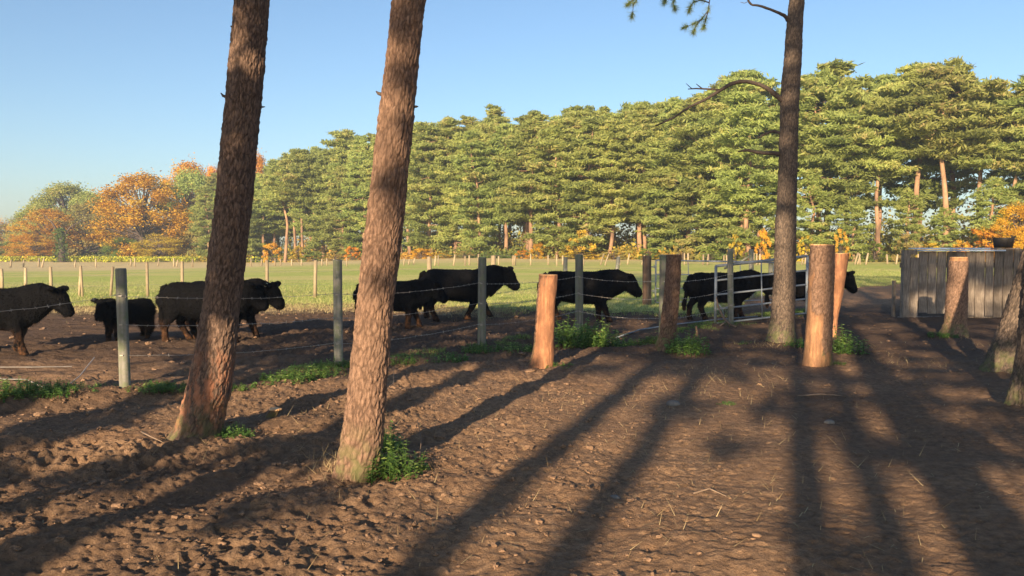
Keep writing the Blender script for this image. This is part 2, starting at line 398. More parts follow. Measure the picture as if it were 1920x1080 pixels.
def profile(rows, Yd):
    """rows: (py, x_left, x_right) of a trunk in the photo at depth Yd -> centre(z), radius(z) about its base"""
    z, c, r = [], [], []
    for py, a, b in rows:
        A, B = at(a, py, Yd), at(b, py, Yd); z.append(A.z); c.append((A.x + B.x) / 2); r.append((B.x - A.x) / 2)
    o = np.argsort(z); z, c, r = np.array(z)[o], np.array(c)[o], np.array(r)[o]
    x0 = float(np.interp(0, z, c)); sl_ = (c[-1] - c[-2]) / (z[-1] - z[-2])
    cen = lambda q: (float(np.interp(q, z, c)) - x0 + (sl_ * (q - z[-1]) if q > z[-1] else 0), 0.0)
    rad = lambda q: float(np.interp(q, z, r)) * (1 if q < z[-1] else max(.25, 1 - .1 * (q - z[-1])))
    return x0, cen, rad

# ------------------------------------------------------------------ foliage
def leaf_cloud(C, size, rng, up=.35, el=1.7, tint=None):
    """small bent leaf / needle-tuft quads round the points C"""
    n = len(C); a = rng.normal(size=(n, 3)); a[:, 2] = a[:, 2] * .6 + up * np.abs(rng.normal(size=n)); a /= np.linalg.norm(a, axis=1)[:, None]
    b = np.cross(a, rng.normal(size=(n, 3))); b /= np.linalg.norm(b, axis=1)[:, None]
    s = (size * rng.uniform(.6, 1.35, n))[:, None]
    p0, p1, p2, p3 = C - a * s * el / 2, C + b * s / 2 + a * s * .1, C + a * s * el / 2, C - b * s / 2 + a * s * .1
    V = np.stack([p0, p1, p2, p3], 1).reshape(-1, 3); Fq = np.arange(4 * n).reshape(-1, 4)
    t = np.repeat(tint if tint is not None else rng.uniform(0, 1, n), 4)
    return V, Fq, t
def puff_points(P, rx, rz, n, rng):
    d = rng.normal(size=(n, 3)); d /= np.linalg.norm(d, axis=1)[:, None]
    r = np.minimum(np.abs(rng.normal(.55, .32, n)), 1.45)
    q = d * r[:, None] * np.array([rx, rx, rz]); return P + q
def pine_variant(k, H=16.0, crown0=.3, width=3.1, puffs=64, nleaf=62, size=.19, dens_top=1.0):
    """trunk mesh + crown mesh of one Scots pine, base at origin"""
    rng = np.random.default_rng(100 + k); rr = random.Random(100 + k)
    lean = rr.uniform(-.06, .06), rr.uniform(-.05, .05); mb = MB()
    kink = [(rr.uniform(-.35, .35), rr.uniform(-.3, .3)) for _ in range(6)]
    cen = lambda z: Vector((lean[0] * z + np.interp(z / H, [0, .2, .4, .6, .8, 1], [0] + [q[0] for q in kink[:5]]), lean[1] * z + np.interp(z / H, [0, .2, .4, .6, .8, 1], [0] + [q[1] for q in kink[:5]]), z))
    zz = np.linspace(-.2, H * .95, 16); mb.tube([cen(z) for z in zz], [max(.03, .19 * (1 - z / H) ** .8 + .02) for z in np.clip(zz, 0, None)], 9)
    PT, TT = [], []
    for i in range(puffs):
        t = crown0 + (1 - crown0) * ((i + .5) / puffs) ** .9; z = H * t
        u = (t - crown0) / (1 - crown0)
        wmax = width * (np.interp(u, [0, .15, .45, .75, .9, 1], [.55, .9, 1, .66, .34, .08])) * rr.uniform(.55, 1.1)
        a = i * 2.399 + rr.uniform(-.5, .5); rd = wmax * rr.uniform(.25, 1) ** .6
        c0 = cen(z - .12 * rd); P = cen(z) + Vector((math.cos(a) * rd, math.sin(a) * rd, rr.uniform(-.25, .35)))
        mid = (c0 + P) / 2 + Vector((0, 0, -.12 * rd + rr.uniform(-.1, .2)))
        if rr.random() < .8: mb.tube([c0, mid, P], [.055 * (1.25 - t), .035, .012], 5, False)
        base = rr.uniform(.15, .8); nsp = rr.randint(4, 7); ax = Vector((math.cos(a), math.sin(a), 0)); sx = Vector((-math.sin(a), math.cos(a), 0)); wd_ = width / 3.3
        for j in range(nsp):
            q = (j + .5) / nsp; rs = rr.uniform(.34, .68) * wd_ * (1.2 - .45 * u)
            pp = P + ax * (q * 1.7 - .95) * wd_ * (1 - .5 * u) + sx * rr.uniform(-.75, .75) * wd_ + Vector((0, 0, .12 * q + rr.uniform(-.16, .2)))
            n = int(nleaf * .8 * rs * rs / .25); rz = rs * rr.uniform(.35, .6)
            PT.append(puff_points(np.array(pp), rs, rz, n, rng)); TT.append(np.clip(base + rr.uniform(-.12, .12) + rng.normal(0, .14, n), 0, 1))
    for i in range(12):      # upright leading shoots that roughen the outline
        a = rr.uniform(0, 6.28); d = rr.uniform(0, .7) * width * (0 if i == 0 else 1); z = H * (1.0 if i == 0 else 1 - .11 * d - rr.uniform(0, .03)); c_ = cen(z)
        n = 46; pts = np.stack([c_.x + math.cos(a) * d + rng.normal(0, .16, n), c_.y + math.sin(a) * d + rng.normal(0, .16, n), z + rng.uniform(-.7, .55, n)], 1); PT.append(pts); TT.append(rng.uniform(.3, .8, n))
    PT, TT = np.concatenate(PT), np.concatenate(TT)
    V, Fq, t = leaf_cloud(PT, size * .68, rng, .8, 4.0, TT)
    tb = mb.build('trunk_proto', M['fartrunk']); me = tb.data; bpy.data.objects.remove(tb)
    cm = np_mesh('pine_crown', V, Fq, {'tint': t}, False); cm.materials.append(M['needle'])
    return me, cm
def broad_variant(k, H, W, mat, n=9000, size=.3, lumps=60, z0=.05, dens=1.0):
    rng = np.random.default_rng(300 + k); rr = random.Random(300 + k); mb = MB()
    mb.tube([(0, 0, -.2), (.1, 0, H * .2), (.05, .1, H * .45), (0, 0, H * .8)], [.035 * H, .028 * H, .018 * H, .004 * H], 9)
    PT, TT = [], []
    for i in range(lumps):
        a = rr.uniform(0, 2 * math.pi); u = rr.random(); z = H * (z0 + (1 - z0) * u)
        prof = np.interp(u, [0, .25, .5, .75, .9, 1], [.8, 1, .95, .75, .48, .15]); rd = W * prof * rr.uniform(.3, 1) ** .5
        P = Vector((math.cos(a) * rd, math.sin(a) * rd, z)); s = Vector((0, 0, max(H * .15, z * .6)))
        mb.tube([s, (s + P) / 2 + Vector((0, 0, .2)), P, P * 1.04], [.012 * H, .006 * H, .003 * H, .0015 * H], 5, False)
        rx = rr.uniform(.1, .2) * H * .75; m_ = int(n / lumps * rr.uniform(.4, 1.5) * dens)
        PT.append(puff_points(np.array(P), rx, rx * rr.uniform(.6, .9), m_, rng)); b = rr.uniform(.2, .8); TT.append(np.clip(b + rng.normal(0, .18, m_), 0, 1))
    PT, TT = np.concatenate(PT), np.concatenate(TT); k_ = PT[:, 2] > .02 * H; PT, TT = PT[k_], TT[k_]
    V, Fq, t = leaf_cloud(PT, size, rng, .3, 1.4, TT)
    tb = mb.build('trunk_proto', M['branchbark']); me = tb.data; bpy.data.objects.remove(tb)
    cm = np_mesh('crown', V, Fq, {'tint': t}, False); cm.materials.append(mat); return me, cm
def place_tree(name, var, loc, rz, s, label, cat, group=None, parts=('trunk', 'crown'), tilt=0):
    e = empty(name, loc, rz); e.scale = s if hasattr(s, '__len__') else (s, s, s); e.rotation_euler = (tilt, 0, rz)
    tag(e, label, cat, group)
    for nm, me in zip(parts, var):
        o = bpy.data.objects.new(nm, me); link(o); o.parent = e
    return e

# ------------------------------------------------------------------ the three standing pines in the yard
def near_tree(rows, Yd, H, fine, seed, mat, label, seg, amp, knots, crown=None, flute=.02, ringd=.0095, name='pine_tree'):
    x0, cen, rad = profile(rows, Yd); z0 = gz(x0, Yd)
    e = empty(name, (x0, Yd, z0 - .02)); tag(e, label, 'tree')
    rbase = rad(0)
    me, _ = trunk_mesh('trunk', cen, rad, -.15, H, fine, seed, seg, amp, None, flute, ringd)
    obj('trunk', me, mat, e)
    for (z, side, L, r, up) in knots:      # snapped dead branch stubs
        c = cen(z)[0]; rr_ = rad(z); mb = MB()
        mb.tube([(c + side * rr_ * .7, 0, z), (c + side * (rr_ + L * .6), -.01, z + up * L * .5), (c + side * (rr_ + L), 0, z + up * L)], [r * 1.5, r, r * .4], 7, noise=.2)
        mb.build('branch_stub', M['branchbark'], e)
    return e, cen, rad, x0
Y1, Y2, Y3 = gnd(365, 822).y, gnd(665, 885).y, gnd(1467, 640).y
rows1 = [(822, 308, 410), (793, 329, 415), (760, 341, 421), (727, 350, 430), (660, 366, 438), (560, 383, 447), (470, 393, 459), (389, 403, 469), (290, 413, 478), (194, 424, 487), (90, 433, 496), (0, 440, 504)]
rows2 = [(887, 628, 704), (860, 634, 711), (827, 641, 717), (727, 654, 723), (640, 663, 729), (560, 670, 735), (470, 681, 747), (389, 691, 756), (290, 702, 766), (194, 713, 776), (90, 725, 787), (0, 734, 795)]
rows3 = [(640, 1437, 1491), (620, 1442, 1489), (601, 1446, 1489), (524, 1452, 1491), (420, 1455, 1492), (320, 1461, 1494), (207, 1463, 1496), (148, 1467, 1499), (70, 1474, 1503), (0, 1481, 1507)]
t1, c1, r1, x1 = near_tree(rows1, Y1, 11, 4.4, 3, M['bark'], 'leaning pine with raw reddish rubbed bark at its foot, first thick trunk from the left', 168, .012, [(2.95, -1, .05, .012, 1.0), (2.88, 1, .045, .008, .1), (3.55, -1, .02, .008, .5)])
t2, c2, r2, x2 = near_tree(rows2, Y2, 11, 3.9, 8, M['bark2'], 'sunlit orange brown pine trunk with a nettle bush at its foot', 168, .011, [(2.78, -1, .04, .012, .8), (2.70, 1, .03, .008, .1), (2.4, -1, .015, .006, .8)])
t3, c3, r3, x3 = near_tree(rows3, Y3, 11, 6.4, 5, M['bark3'], 'slim dark pine with a long arching dead branch, standing before the metal gate', 96, .012, [(3.0, 1, .05, .02, .1), (4.05, 1, .03, .02, .1)], ringd=.02)
def branch(e, pts, rads, name='dead_branch', twigs=(), seg=8, sub=None):
    mb = MB(); P = [at(px, py, Y3 + dy) - e.location for px, py, dy in pts]
    # smooth the polyline
    S, Q = [], []
    for k in range(len(P) - 1):
        p0, p1_, p2_, p3_ = P[max(k - 1, 0)], P[k], P[k + 1], P[min(k + 2, len(P) - 1)]
        for q in range(4):
            t = q / 4; S.append(.5 * ((2 * p1_) + (p2_ - p0) * t + (2 * p0 - 5 * p1_ + 4 * p2_ - p3_) * t * t + (3 * p1_ - p0 - 3 * p2_ + p3_) * t ** 3)); Q.append(rads[k] + (rads[k + 1] - rads[k]) * t)
    S.append(P[-1]); Q.append(rads[-1]); mb.tube(S, Q, seg, noise=.12)
    for tw, rr_ in twigs:
        mb.tube([at(px, py, Y3 + dy) - e.location for px, py, dy in tw], [rr_ * (1 - .6 * i / (len(tw) - 1)) for i in range(len(tw))], 6, noise=.1)
    return mb.build(name, M['branchbark'], e)
branch(t3, [(1470, 190, 0), (1457, 180, -.02), (1432, 162, -.05), (1400, 153, -.1), (1375, 156, -.12), (1348, 171, -.15), (1320, 188, -.2), (1292, 201, -.25), (1262, 221, -.3), (1229, 236, -.35)],
       [.06, .045, .036, .034, .034, .032, .022, .018, .016, .012], twigs=[([(1352, 169, -.15), (1330, 167, -.2), (1305, 166, -.2), (1290, 167, -.22)], .02), ([(1318, 167, -.2), (1310, 161, -.2), (1305, 157, -.2)], .012), ([(1297, 166, -.2), (1290, 160, -.2), (1286, 156, -.2)], .008), ([(1294, 200, -.2), (1290, 196, -.2), (1284, 197, -.2), (1281, 201, -.2)], .007), ([(1360, 166, -.15), (1358, 172, -.15), (1360, 176, -.15)], .008)])
branch(t3, [(1478, 38, 0), (1470, 29, -.03), (1450, 20, -.08), (1425, 11, -.12), (1408, 8, -.15), (1400, -6, -.2)], [.04, .03, .024, .02, .018, .015], twigs=[([(1410, 8, -.15), (1405, 2, -.15), (1396, 6, -.2), (1388, 4, -.2)], .008)])
branch(t3, [(1466, 289, 0), (1450, 287, -.05), (1425, 286, -.1), (1402, 282, -.1), (1384, 284, -.1)], [.045, .038, .032, .026, .014], twigs=[([(1404, 283, -.1), (1396, 277, -.1), (1388, 276, -.1)], .009), ([(1420, 286, -.1), (1410, 290, -.1), (1398, 292, -.1)], .007)])
branch(t3, [(1464, 250, 0), (1450, 246, .1), (1436, 251, .15), (1420, 259, .2)], [.03, .024, .018, .01])
# hanging living branch with needles, reaching in from the crown above the picture
tw_lines = [[(1345, -90, -.2), (1335, -30, -.2), (1330, 5, -.2), (1328, 20, -.2), (1316, 35, -.2), (1300, 45, -.2), (1282, 52, -.2)],
            [(1328, 20, -.2), (1322, 40, -.2), (1318, 54, -.2)], [(1316, 35, -.2), (1305, 48, -.2), (1300, 62, -.2)],
            [(1330, 5, -.2), (1314, 0, -.2), (1300, 4, -.2), (1294, 14, -.2), (1292, 22, -.2)], [(1285, -40, -.2), (1268, -10, -.2), (1262, 6, -.2), (1266, 18, -.2)],
            [(1260, -30, -.2), (1249, -4, -.2), (1245, 6, -.2)], [(1230, -40, -.2), (1200, -8, -.2), (1188, 8, -.2), (1185, 32, -.2)], [(1200, -8, -.2), (1183, 3, -.2), (1176, 10, -.2)]]
mb = MB()
tips = []
for L in tw_lines:
    P = [at(a, b, Y3 + c_) - t3.location for a, b, c_ in L]; mb.tube(P, [.012 - .008 * i / (len(P) - 1) for i in range(len(P))], 5)
    tips += [(P[-1], (P[-1] - P[-2]).normalized())]
    for k in range(max(1, len(P) - 4), len(P)): tips.append((P[k], (P[k] - P[k - 1]).normalized()))
mb.build('hanging_branch', M['branchbark'], t3)
def needles(name, tips, parent, n=110, L=.13, mat=None):
    rng = np.random.default_rng(5); V, Fq, T = [], [], []
    for P, d in tips:
        m_ = n; a = rng.normal(size=(m_, 3)) * .7 + np.array(d) * .8; a /= np.linalg.norm(a, axis=1)[:, None]
        b = np.cross(a, rng.normal(size=(m_, 3))); b /= np.linalg.norm(b, axis=1)[:, None]
        o = np.array(P) - np.array(d) * rng.uniform(0, .09, m_)[:, None]; l = (L * rng.uniform(.6, 1.1, m_))[:, None]
        V.append(np.stack([o - b * .0022, o + b * .0022, o + a * l], 1).reshape(-1, 3)); T.append(rng.uniform(0, .6, 3 * m_))
    V = np.concatenate(V); me = np_mesh(name, V, np.arange(len(V)).reshape(-1, 3), {'tint': np.concatenate(T)}, False)
    return obj(name, me, mat or M['needle'], parent)
needles('needle_tufts', tips, t3)
# crowns of the three pines, above the top of the picture
def crown_mesh(puffs, seed, nleaf=150, size=.11):
    rng = np.random.default_rng(seed); PT, TT = [], []
    for (x, y, z, r) in puffs:
        n = int(nleaf * (r / .5) ** 2); PT.append(puff_points(np.array((x, y, z)), r, r * .55, n, rng)); TT.append(np.clip(rng.normal(.5, .2, n), 0, 1))
    V, Fq, t = leaf_cloud(np.concatenate(PT), size, rng, .4, 2.2, np.concatenate(TT)); return np_mesh('crown', V, Fq, {'tint': t}, False)
def add_crown(e, cen, n, z0, z1, wd, seed, skip=None):
    rr = random.Random(seed); P = []; mb = MB()
    for k in range(n):
        z = rr.uniform(z0, z1); a = rr.uniform(0, 6.28); d = wd * rr.uniform(.3, 1) * (1 - .5 * (z - z0) / (z1 - z0)); c = cen(z)[0]
        x, y = c + math.cos(a) * d, math.sin(a) * d
        P.append((x, y, z, rr.uniform(.35, .6))); mb.tube([(cen(z - .5)[0], 0, z - .5), ((x + c) / 2, y / 2, z - .3), (x, y, z)], [.035, .02, .008], 5, False)
    mb.build('limbs', M['branchbark'], e); obj('crown', crown_mesh(P, seed), M['needle'], e)
add_crown(t1, c1, 16, 8.6, 11.5, 1.7, 1); add_crown(t2, c2, 14, 8.8, 11.8, 1.6, 2); add_crown(t3, c3, 26, 7.8, 11.5, 2.2, 3)
# two leaning trees cut by the right edge of the picture
rows6 = [(700, 1840, 1908), (677, 1852, 1909), (607, 1880, 1922), (520, 1908, 1947), (400, 1945, 1982), (250, 1992, 2026)]
rows7 = [(768, 1895, 1967), (700, 1908, 1970), (600, 1918, 1976), (400, 1934, 1988), (200, 1950, 2000)]
near_tree(rows6, gnd(1870, 697).y, 5.5, 1.9, 15, M['bark3'], 'grey leaning pine trunk at the edge of the photo, in front of the plank wall', 90, .018, [], flute=.03, ringd=.02)
near_tree(rows7, gnd(1925, 766).y, 6.5, 1.9, 19, M['bark3'], 'trunk cut by the edge of the photo, only a dark sliver showing', 90, .018, [], flute=.03, ringd=.02)

# ------------------------------------------------------------------ sawn-off trunks
def stump(rows, gpx, label, seed, bare=None, seg=72, amp=.012, mat='stumpbark', name='tree_stump', ringd=.016, flute=.02):
    Yd = gnd(*gpx).y; x0, cen, rad = profile(rows, Yd); H = at(rows[-1][1], rows[-1][0], Yd).z
    e = empty(name, (x0, Yd, gz(x0, Yd) - .01)); H -= e.location.z; tag(e, label, 'stump')
    me, ring = trunk_mesh('trunk', cen, rad, -.12, H, H, seed, seg, amp, bare and (lambda z, t: bare(z / H, t)), flute, ringd)
    obj('trunk', me, M[mat], e)
    # the sawn face, a thin disc following the rim
    c = ring.mean(axis=0); rr = ring - c; rr[:, 2] = 0; tilt = R.uniform(-.05, .05)
    lo = c + rr * .985; up = c + rr * .975; lo[:, 2] += -.004; up[:, 2] += .012 + tilt * rr[:, 0]
    n = len(rr); V = np.vstack([lo, up, [c + (0, 0, .013)]])
    Fs = [[i, (i + 1) % n, n + (i + 1) % n, n + i] for i in range(n)] + [[n + i, n + (i + 1) % n, 2 * n] for i in range(n)]
    mb = MB(); mb.add(V, Fs); mb.build('sawn_face', M['cut'], e, smooth=False)
    return e
nz = lambda z, t, k=0: fbm(np.cos(t) * 1.6 + k, np.sin(t) * 1.6, z * 5, 4, 33 + k)
stump([(688, 990, 1039), (670, 997, 1039), (647, 1001, 1039), (588, 1005, 1041), (516, 1011, 1046)], (1018, 687), 'bright orange sawn-off trunk stripped of bark, standing alone in front of the barbed wire fence', 21,
      lambda z, t: .95 * sstep(-.15, .12, nz(z, t) * 1.3 + .5 + .25 * np.cos(t + .2) - 1.1 * (np.cos(t + .15) < -.8)) )
stump([(657, 1225, 1259), (618, 1238, 1267), (558, 1245, 1273), (478, 1251, 1277)], (1243, 656), 'dark bark-covered sawn-off trunk leaning beside a grey fence post, nettles at its foot', 22)
stump([(684, 1502, 1556), (653, 1507, 1557), (601, 1513, 1559), (524, 1517, 1562), (460, 1521, 1564)], (1529, 684), 'tallest sawn-off trunk, split bark on one side and bare pale wood on the other', 23,
      lambda z, t: .85 * sstep(-.06, .06, nz(z, t, 2) * .8 - np.cos(t) - .15 - 2.2 * (z - .34)), amp=.012, mat='bark2')
stump([(636, 1543, 1566), (601, 1550, 1570), (550, 1557, 1581), (476, 1565, 1592)], (1556, 634), 'orange debarked sawn-off trunk leaning out from behind the tallest one', 24, lambda z, t: np.ones_like(z) * .95)
stump([(630, 1763, 1815), (618, 1769, 1813), (607, 1773, 1811), (553, 1776, 1812), (483, 1782, 1814)], (1790, 628), 'sawn-off trunk with a pale cut top and mossy foot in front of the plank wall', 25,
      lambda z, t: np.maximum(sstep(.955, .965, z), .0), mat='bark2')
stump([(792, 497, 516), (780, 502, 522), (768, 508, 532)], (510, 790), 'ankle-high broken stub of wood in the mud between the two thick trunks', 26, seg=30, amp=.004, ringd=.01, flute=.008)

# ------------------------------------------------------------------ near barbed-wire fence with round grey posts
def round_post(mb, x, y, z0, h, r, lean=(0, 0), seg=14, top=True):
    zz = [-.3, 0, h * .33, h * .66, h - .02, h]; rr = [r * 1.03, r * 1.02, r, r * .99, r * .985, r * .93]
    mb.tube([(x + lean[0] * max(z, 0), y + lean[1] * max(z, 0), z0 + z) for z in zz], rr, seg, noise=.012)
fence = empty('barbed_wire_fence', (0, 12, 0)); tag(fence, 'near barbed wire fence of round grey posts between yard and cattle lane', 'fence')
FP = [(-160, 800, 515, 20, 0), (235, 742, 503, 20, -.012), (635, 695, 487, 17, 0), (903, 658, 482, 16, .01), (1086, 626, 477, 15, -.005), (1243, 640, 477, 16, .0), (1370, 612, 466, 11, -.02)]
tops = []
for px, yb, yt, wd, ln in FP:
    g = gnd(px, yb); h = at(px, yt, g.y).z - gz(g.x, g.y); r = wd / F * g.y / 2; mb = MB()
    round_post(mb, 0, 0, 0, h, r, (ln, 0)); o = mb.build('post', M['post'], fence); o.location = (g.x, g.y - 12, gz(g.x, g.y)); tops.append((g.x, g.y, gz(g.x, g.y), h, r))
def wire(mb, A, B, sag=.03, r=.0028, barbs=.11, front=.0):
    A, B = Vector(A), Vector(B); L = (B - A).length; n = max(4, int(L / .15)); P = []
    for k in range(n + 1):
        t = k / n; p = A.lerp(B, t); p.z -= sag * 4 * t * (1 - t) + R.uniform(-.004, .004); P.append(p)
    mb.tube(P, r, 5, False)
    if barbs:
        for k in range(int(L / barbs)):
            t = (k + .5) / int(L / barbs); p = P[min(n - 1, int(t * n))].lerp(P[min(n, int(t * n) + 1)], t * n % 1)
            for s in (1, -1):
                d = Vector((R.uniform(-.4, .4), R.uniform(-1, 1), R.uniform(-1, 1))).normalized() * .017; mb.tube([p - d, p + d], r * .8, 4, False)
for hts in (1.02, .70, .36):
    mb = MB()
    for k in range(len(tops) - 1):
        if k == 0 and hts < .9: continue
        a, b = tops[k], tops[k + 1]
        wire(mb, (a[0], a[1] - a[4] - 12, a[2] + hts), (b[0], b[1] - b[4] - 12, b[2] + hts + .02), .05)
    mb.build('barbed_wire', M['wire'], fence)
for (x, y, z, h, r) in tops:
    for hts in (1.02, .70, .36): mb = MB(); mb.box((x, y - r - 12.004, z + hts), (.035, .012, .01)); mb.build('staple', M['wire'], fence, False)
mb = MB()
pts = [on(px, py, dz) for px, py, dz in ((-60, 712, .05), (0, 708, .1), (60, 706, .1), (135, 700, .07))]
mb.tube([p - Vector((0, 12, 0)) for p in pts], .0065, 5, False)
pts = [on(px, py, dz) for px, py, dz in ((-40, 712, .1), (5, 720, .07), (50, 728, .03), (95, 737, .02), (125, 734, .02), (150, 716, .08), (178, 703, .18))]
mb.tube([p - Vector((0, 12, 0)) for p in pts], .0065, 5, False)
mb.build('slack_wire', M['wire'], fence)

# ------------------------------------------------------------------ fences far out in the meadow
def far_fence(label, posts, mat='farpost', square=True, wires=(.35, .7, 1.0), every=1):
    P0 = gnd(posts[0][0], posts[0][1]); e = empty('post_and_wire_fence', (P0.x, P0.y, P0.z)); tag(e, label, 'fence', None); pr = []
    for px, yb, yt, wd, ln, *mt in posts:
        g = gnd(px, yb); h = (yb - yt) / F * g.y; r = wd / F * g.y / 2 * .78; mb = MB()
        zz = [-.2, h * .5, h]; mb.tube([(ln * max(z, 0) + R.uniform(-.01, .01), 0, z) for z in zz], [r, r * .95, r * .9], 7, noise=.08)
        o = mb.build('post', M[mt[0] if mt else mat], e); o.location = g - P0; pr.append((g, h))
    pr.sort(key=lambda q: q[0].x)
    for f in wires:
        mb = MB()
        for (a, ha), (b, hb) in zip(pr, pr[1:]):
            if (a - b).length < 14: mb.tube([a - P0 + Vector((0, -.05, ha * f)), b - P0 + Vector((0, -.05, hb * f))], .003, 4, False)
            elif mb.v: mb.build('wire', M['darkwire'], e); mb = MB()
        if mb.v: mb.build('wire', M['darkwire'], e)
    return e
far_fence('fence of pale split posts standing in the green meadow behind the cattle', [(-90, 540, 510, 8, 0), (-42, 541, 508, 8, .02), (4, 543, 504, 8, 0), (48, 546, 502, 8, .02), (97, 549, 500, 8, -.02), (148, 556, 498, 6, .08), (155, 557, 499, 6, -.03), (207, 556, 500, 7, .12), (277, 556, 491, 7, 0),
          (343, 557, 490, 8, 0), (425, 557, 489, 8, 0), (500, 557, 488, 9, .02), (590, 558, 488, 9, .03), (690, 557, 486, 9, 0), (805, 556, 481, 12, 0), (925, 552, 479, 13, 0), (1060, 556, 482, 11, 0, 'post'), (1152, 552, 481, 11, .1, 'post')])
bx = [(-30, 0), (20, .1), (44, .1), (72, .1), (78, .3), (140, .15), (180, 0), (245, .05), (252, .1), (296, .15), (326, 0), (331, .2), (361, 0), (471, 0), (490, .1), (516, 0), (526, 0), (547, 0), (565, .05), (604, 0), (613, 0), (625, .1), (650, 0), (692, .2), (710, .1), (757, .1), (766, .2), (775, .25)]
far_fence('row of thin pale posts at the far meadow edge, before the yellow flowers', [(x, 502 - .006 * x + R.uniform(-1, 1), 486 - .002 * x + R.uniform(-2, 2), R.uniform(3, 4.6), l) for x, l in bx])
bx = [(815, .1), (822, 0), (850, .15), (872, 0), (880, 0), (897, 0), (935, .02), (962, .02), (966, 0), (995, 0), (1028, .05), (1044, 0), (1055, 0), (1095, .3), (1125, .35), (1133, .4), (1163, .3), (1176, .2), (1203, .3), (1240, .1), (1283, 0), (1290, 0), (1318, .05), (1326, .1), (1357, 0), (1362, 0), (1413, .02), (1419, .04), (1425, .05), (1452, 0), (1503, .2), (1509, .1), (1602, .3), (1607, .3), (1613, .25), (1623, .2), (1664, .2), (1680, .15), (1722, .1), (1731, 0), (1782, 0), (1850, 0), (1893, 0), (1940, 0), (1990, 0)]
far_fence('row of pale leaning posts along the foot of the pine wood', [(x, 498 - .003 * (x - 800) + R.uniform(-1, 1), 479 - .004 * (x - 800) + R.uniform(-3, 2), R.uniform(3.4, 5), l * R.choice((1, 1, -.5))) for x, l in bx])

# ------------------------------------------------------------------ gates
def gate(label, x0p, yb0, x1p, yb1, yt0, yt1, rails, r=.024, mids=(.5,), name='field_gate', far=None):
    A, B = gnd(x0p, yb0), (gnd(x1p, yb1) if far is None else at(x1p, yb1, far)); hA, hB = at(x0p, yt0, A.y).z, at(x1p, yt1, B.y).z; zB = B.z if far else .06; e = empty(name, (A.x, A.y, 0)); tag(e, label, 'gate')
    D = Vector((B.x - A.x, B.y - A.y, 0)); P = lambda t, z: D * t + Vector((0, 0, z)); z0 = .06
    for t, h, z_ in ((0, hA, z0), (1, hB, zB)):
        mb = MB(); mb.tube([P(t, z_), P(t, h)], r * 1.25, 10); mb.build('upright', M['galv'], e)
    for k in range(rails):
        f = k / (rails - 1); mb = MB(); q = r * (1.25 if k == rails - 1 else .85)
        mb.tube([P(0, z0 + (hA - z0) * f), P(1, zB + (hB - zB) * f)], q, 9); mb.build('rail', M['galv'], e)
    for t in mids:
        mb = MB(); h = hA + (hB - hA) * t; a = P(t, z0 + (zB - z0) * t) + Vector((0, -.028, 0)); b = P(t - .02, h) + Vector((0, -.028, 0)); mb.tube([a, b], r * .6, 7); mb.build('strut', M['galv'], e)
    return e, P, hA, hB
g1, GP, ha, hb = gate('near galvanised tube gate standing ajar behind the slim dark pine', 1341, 612, 1512, 587, 499, 480, 5, far=17.5)
mb = MB(); mb.tube([GP(0, .55) + Vector((-.03, -.05, 0)), GP(0, .4) + Vector((.12, -.05, 0)), GP(0, .12) + Vector((.2, -.05, 0))], .012, 6); mb.build('latch_chain', M['galv'], g1)
gate('farther metal gate half hidden behind the cattle and the near gate', 1229, 571, 1450, 566, 488, 492, 4, .02, (.28, .72))
e = empty('wooden_gate_post', gnd(1213, 571)); tag(e, 'thick brown wooden post holding the farther metal gate', 'post'); mb = MB(); round_post(mb, 0, 0, 0, 91 / F * e.location.y, .13, (-.01, 0), 16); mb.build('post_body', M['browwood'], e)
mb = MB()
for z in (.4, 1.1): mb.box((.16, -.02, z), (.08, .03, .03)); mb.tube([(.2, -.02, z - .04), (.2, -.02, z + .05)], .016, 8)
mb.build('hinge', M['galv'], e, False)
def single_post(px, yb, yt, wd, ln, label, mat='post'):
    g = gnd(px, yb); e = empty('fence_post', g); tag(e, label, 'post'); mb = MB(); round_post(mb, 0, 0, 0, (yb - yt) / F * g.y, wd / F * g.y / 2, (ln, 0)); mb.build('post_body', M[mat], e); return e, g
e, g = single_post(1409, 560, 467, 9, -.02, 'grey post with a slanting brace, seen over the near gate between the cows')
mb = MB(); mb.tube([(-.9, 0, .98), (-.35, 0, 1.22), (-.03, -.03, 1.42)], .035, 8); mb.build('brace', M['post'], e)
single_post(1444, 556, 492, 8, 0, 'short grey post just left of the slim dark pine, over the backs of the cows')
# loose pipe lying along the fence line, its peg, and a broken branch
e = tag(empty('steel_pipe', on(1160, 637, .05)), 'long thin grey pipe lying on the ground from the weeds to the gate', 'pipe')
mb = MB(); mb.tube([on(px, py, dz) - e.location for px, py, dz in ((1150, 638, .05), (1200, 629, .07), (1262, 621, .1), (1340, 611, .1), (1420, 603, .06))], .014, 8); mb.build('pipe_tube', M['galv'], e)
e = tag(empty('wooden_peg', on(1306, 636, -.02)), 'short brown wooden peg under the pipe by the bright nettles', 'peg'); mb = MB(); mb.tube([(0, 0, -.1), (0, 0, .1), (-.01, 0, .21)], [.022, .02, .016], 7, noise=.15); mb.build('peg_shaft', M['browwood'], e)
e = tag(empty('broken_branch', on(1372, 616, 0)), 'forked grey broken branch leaning on the foot of the near gate', 'branch'); mb = MB()
mb.tube([(-.3, .1, .62), (-.26, .05, .4), (-.16, .02, .2), (-.05, 0, .08), (.08, -.03, .02)], [.012, .018, .022, .026, .02], 7, noise=.15); mb.tube([(-.12, 0, .13), (-.25, -.02, .04), (-.42, 0, .02)], [.018, .014, .01], 6, noise=.15); mb.build('branch_wood', M['twig'], e)

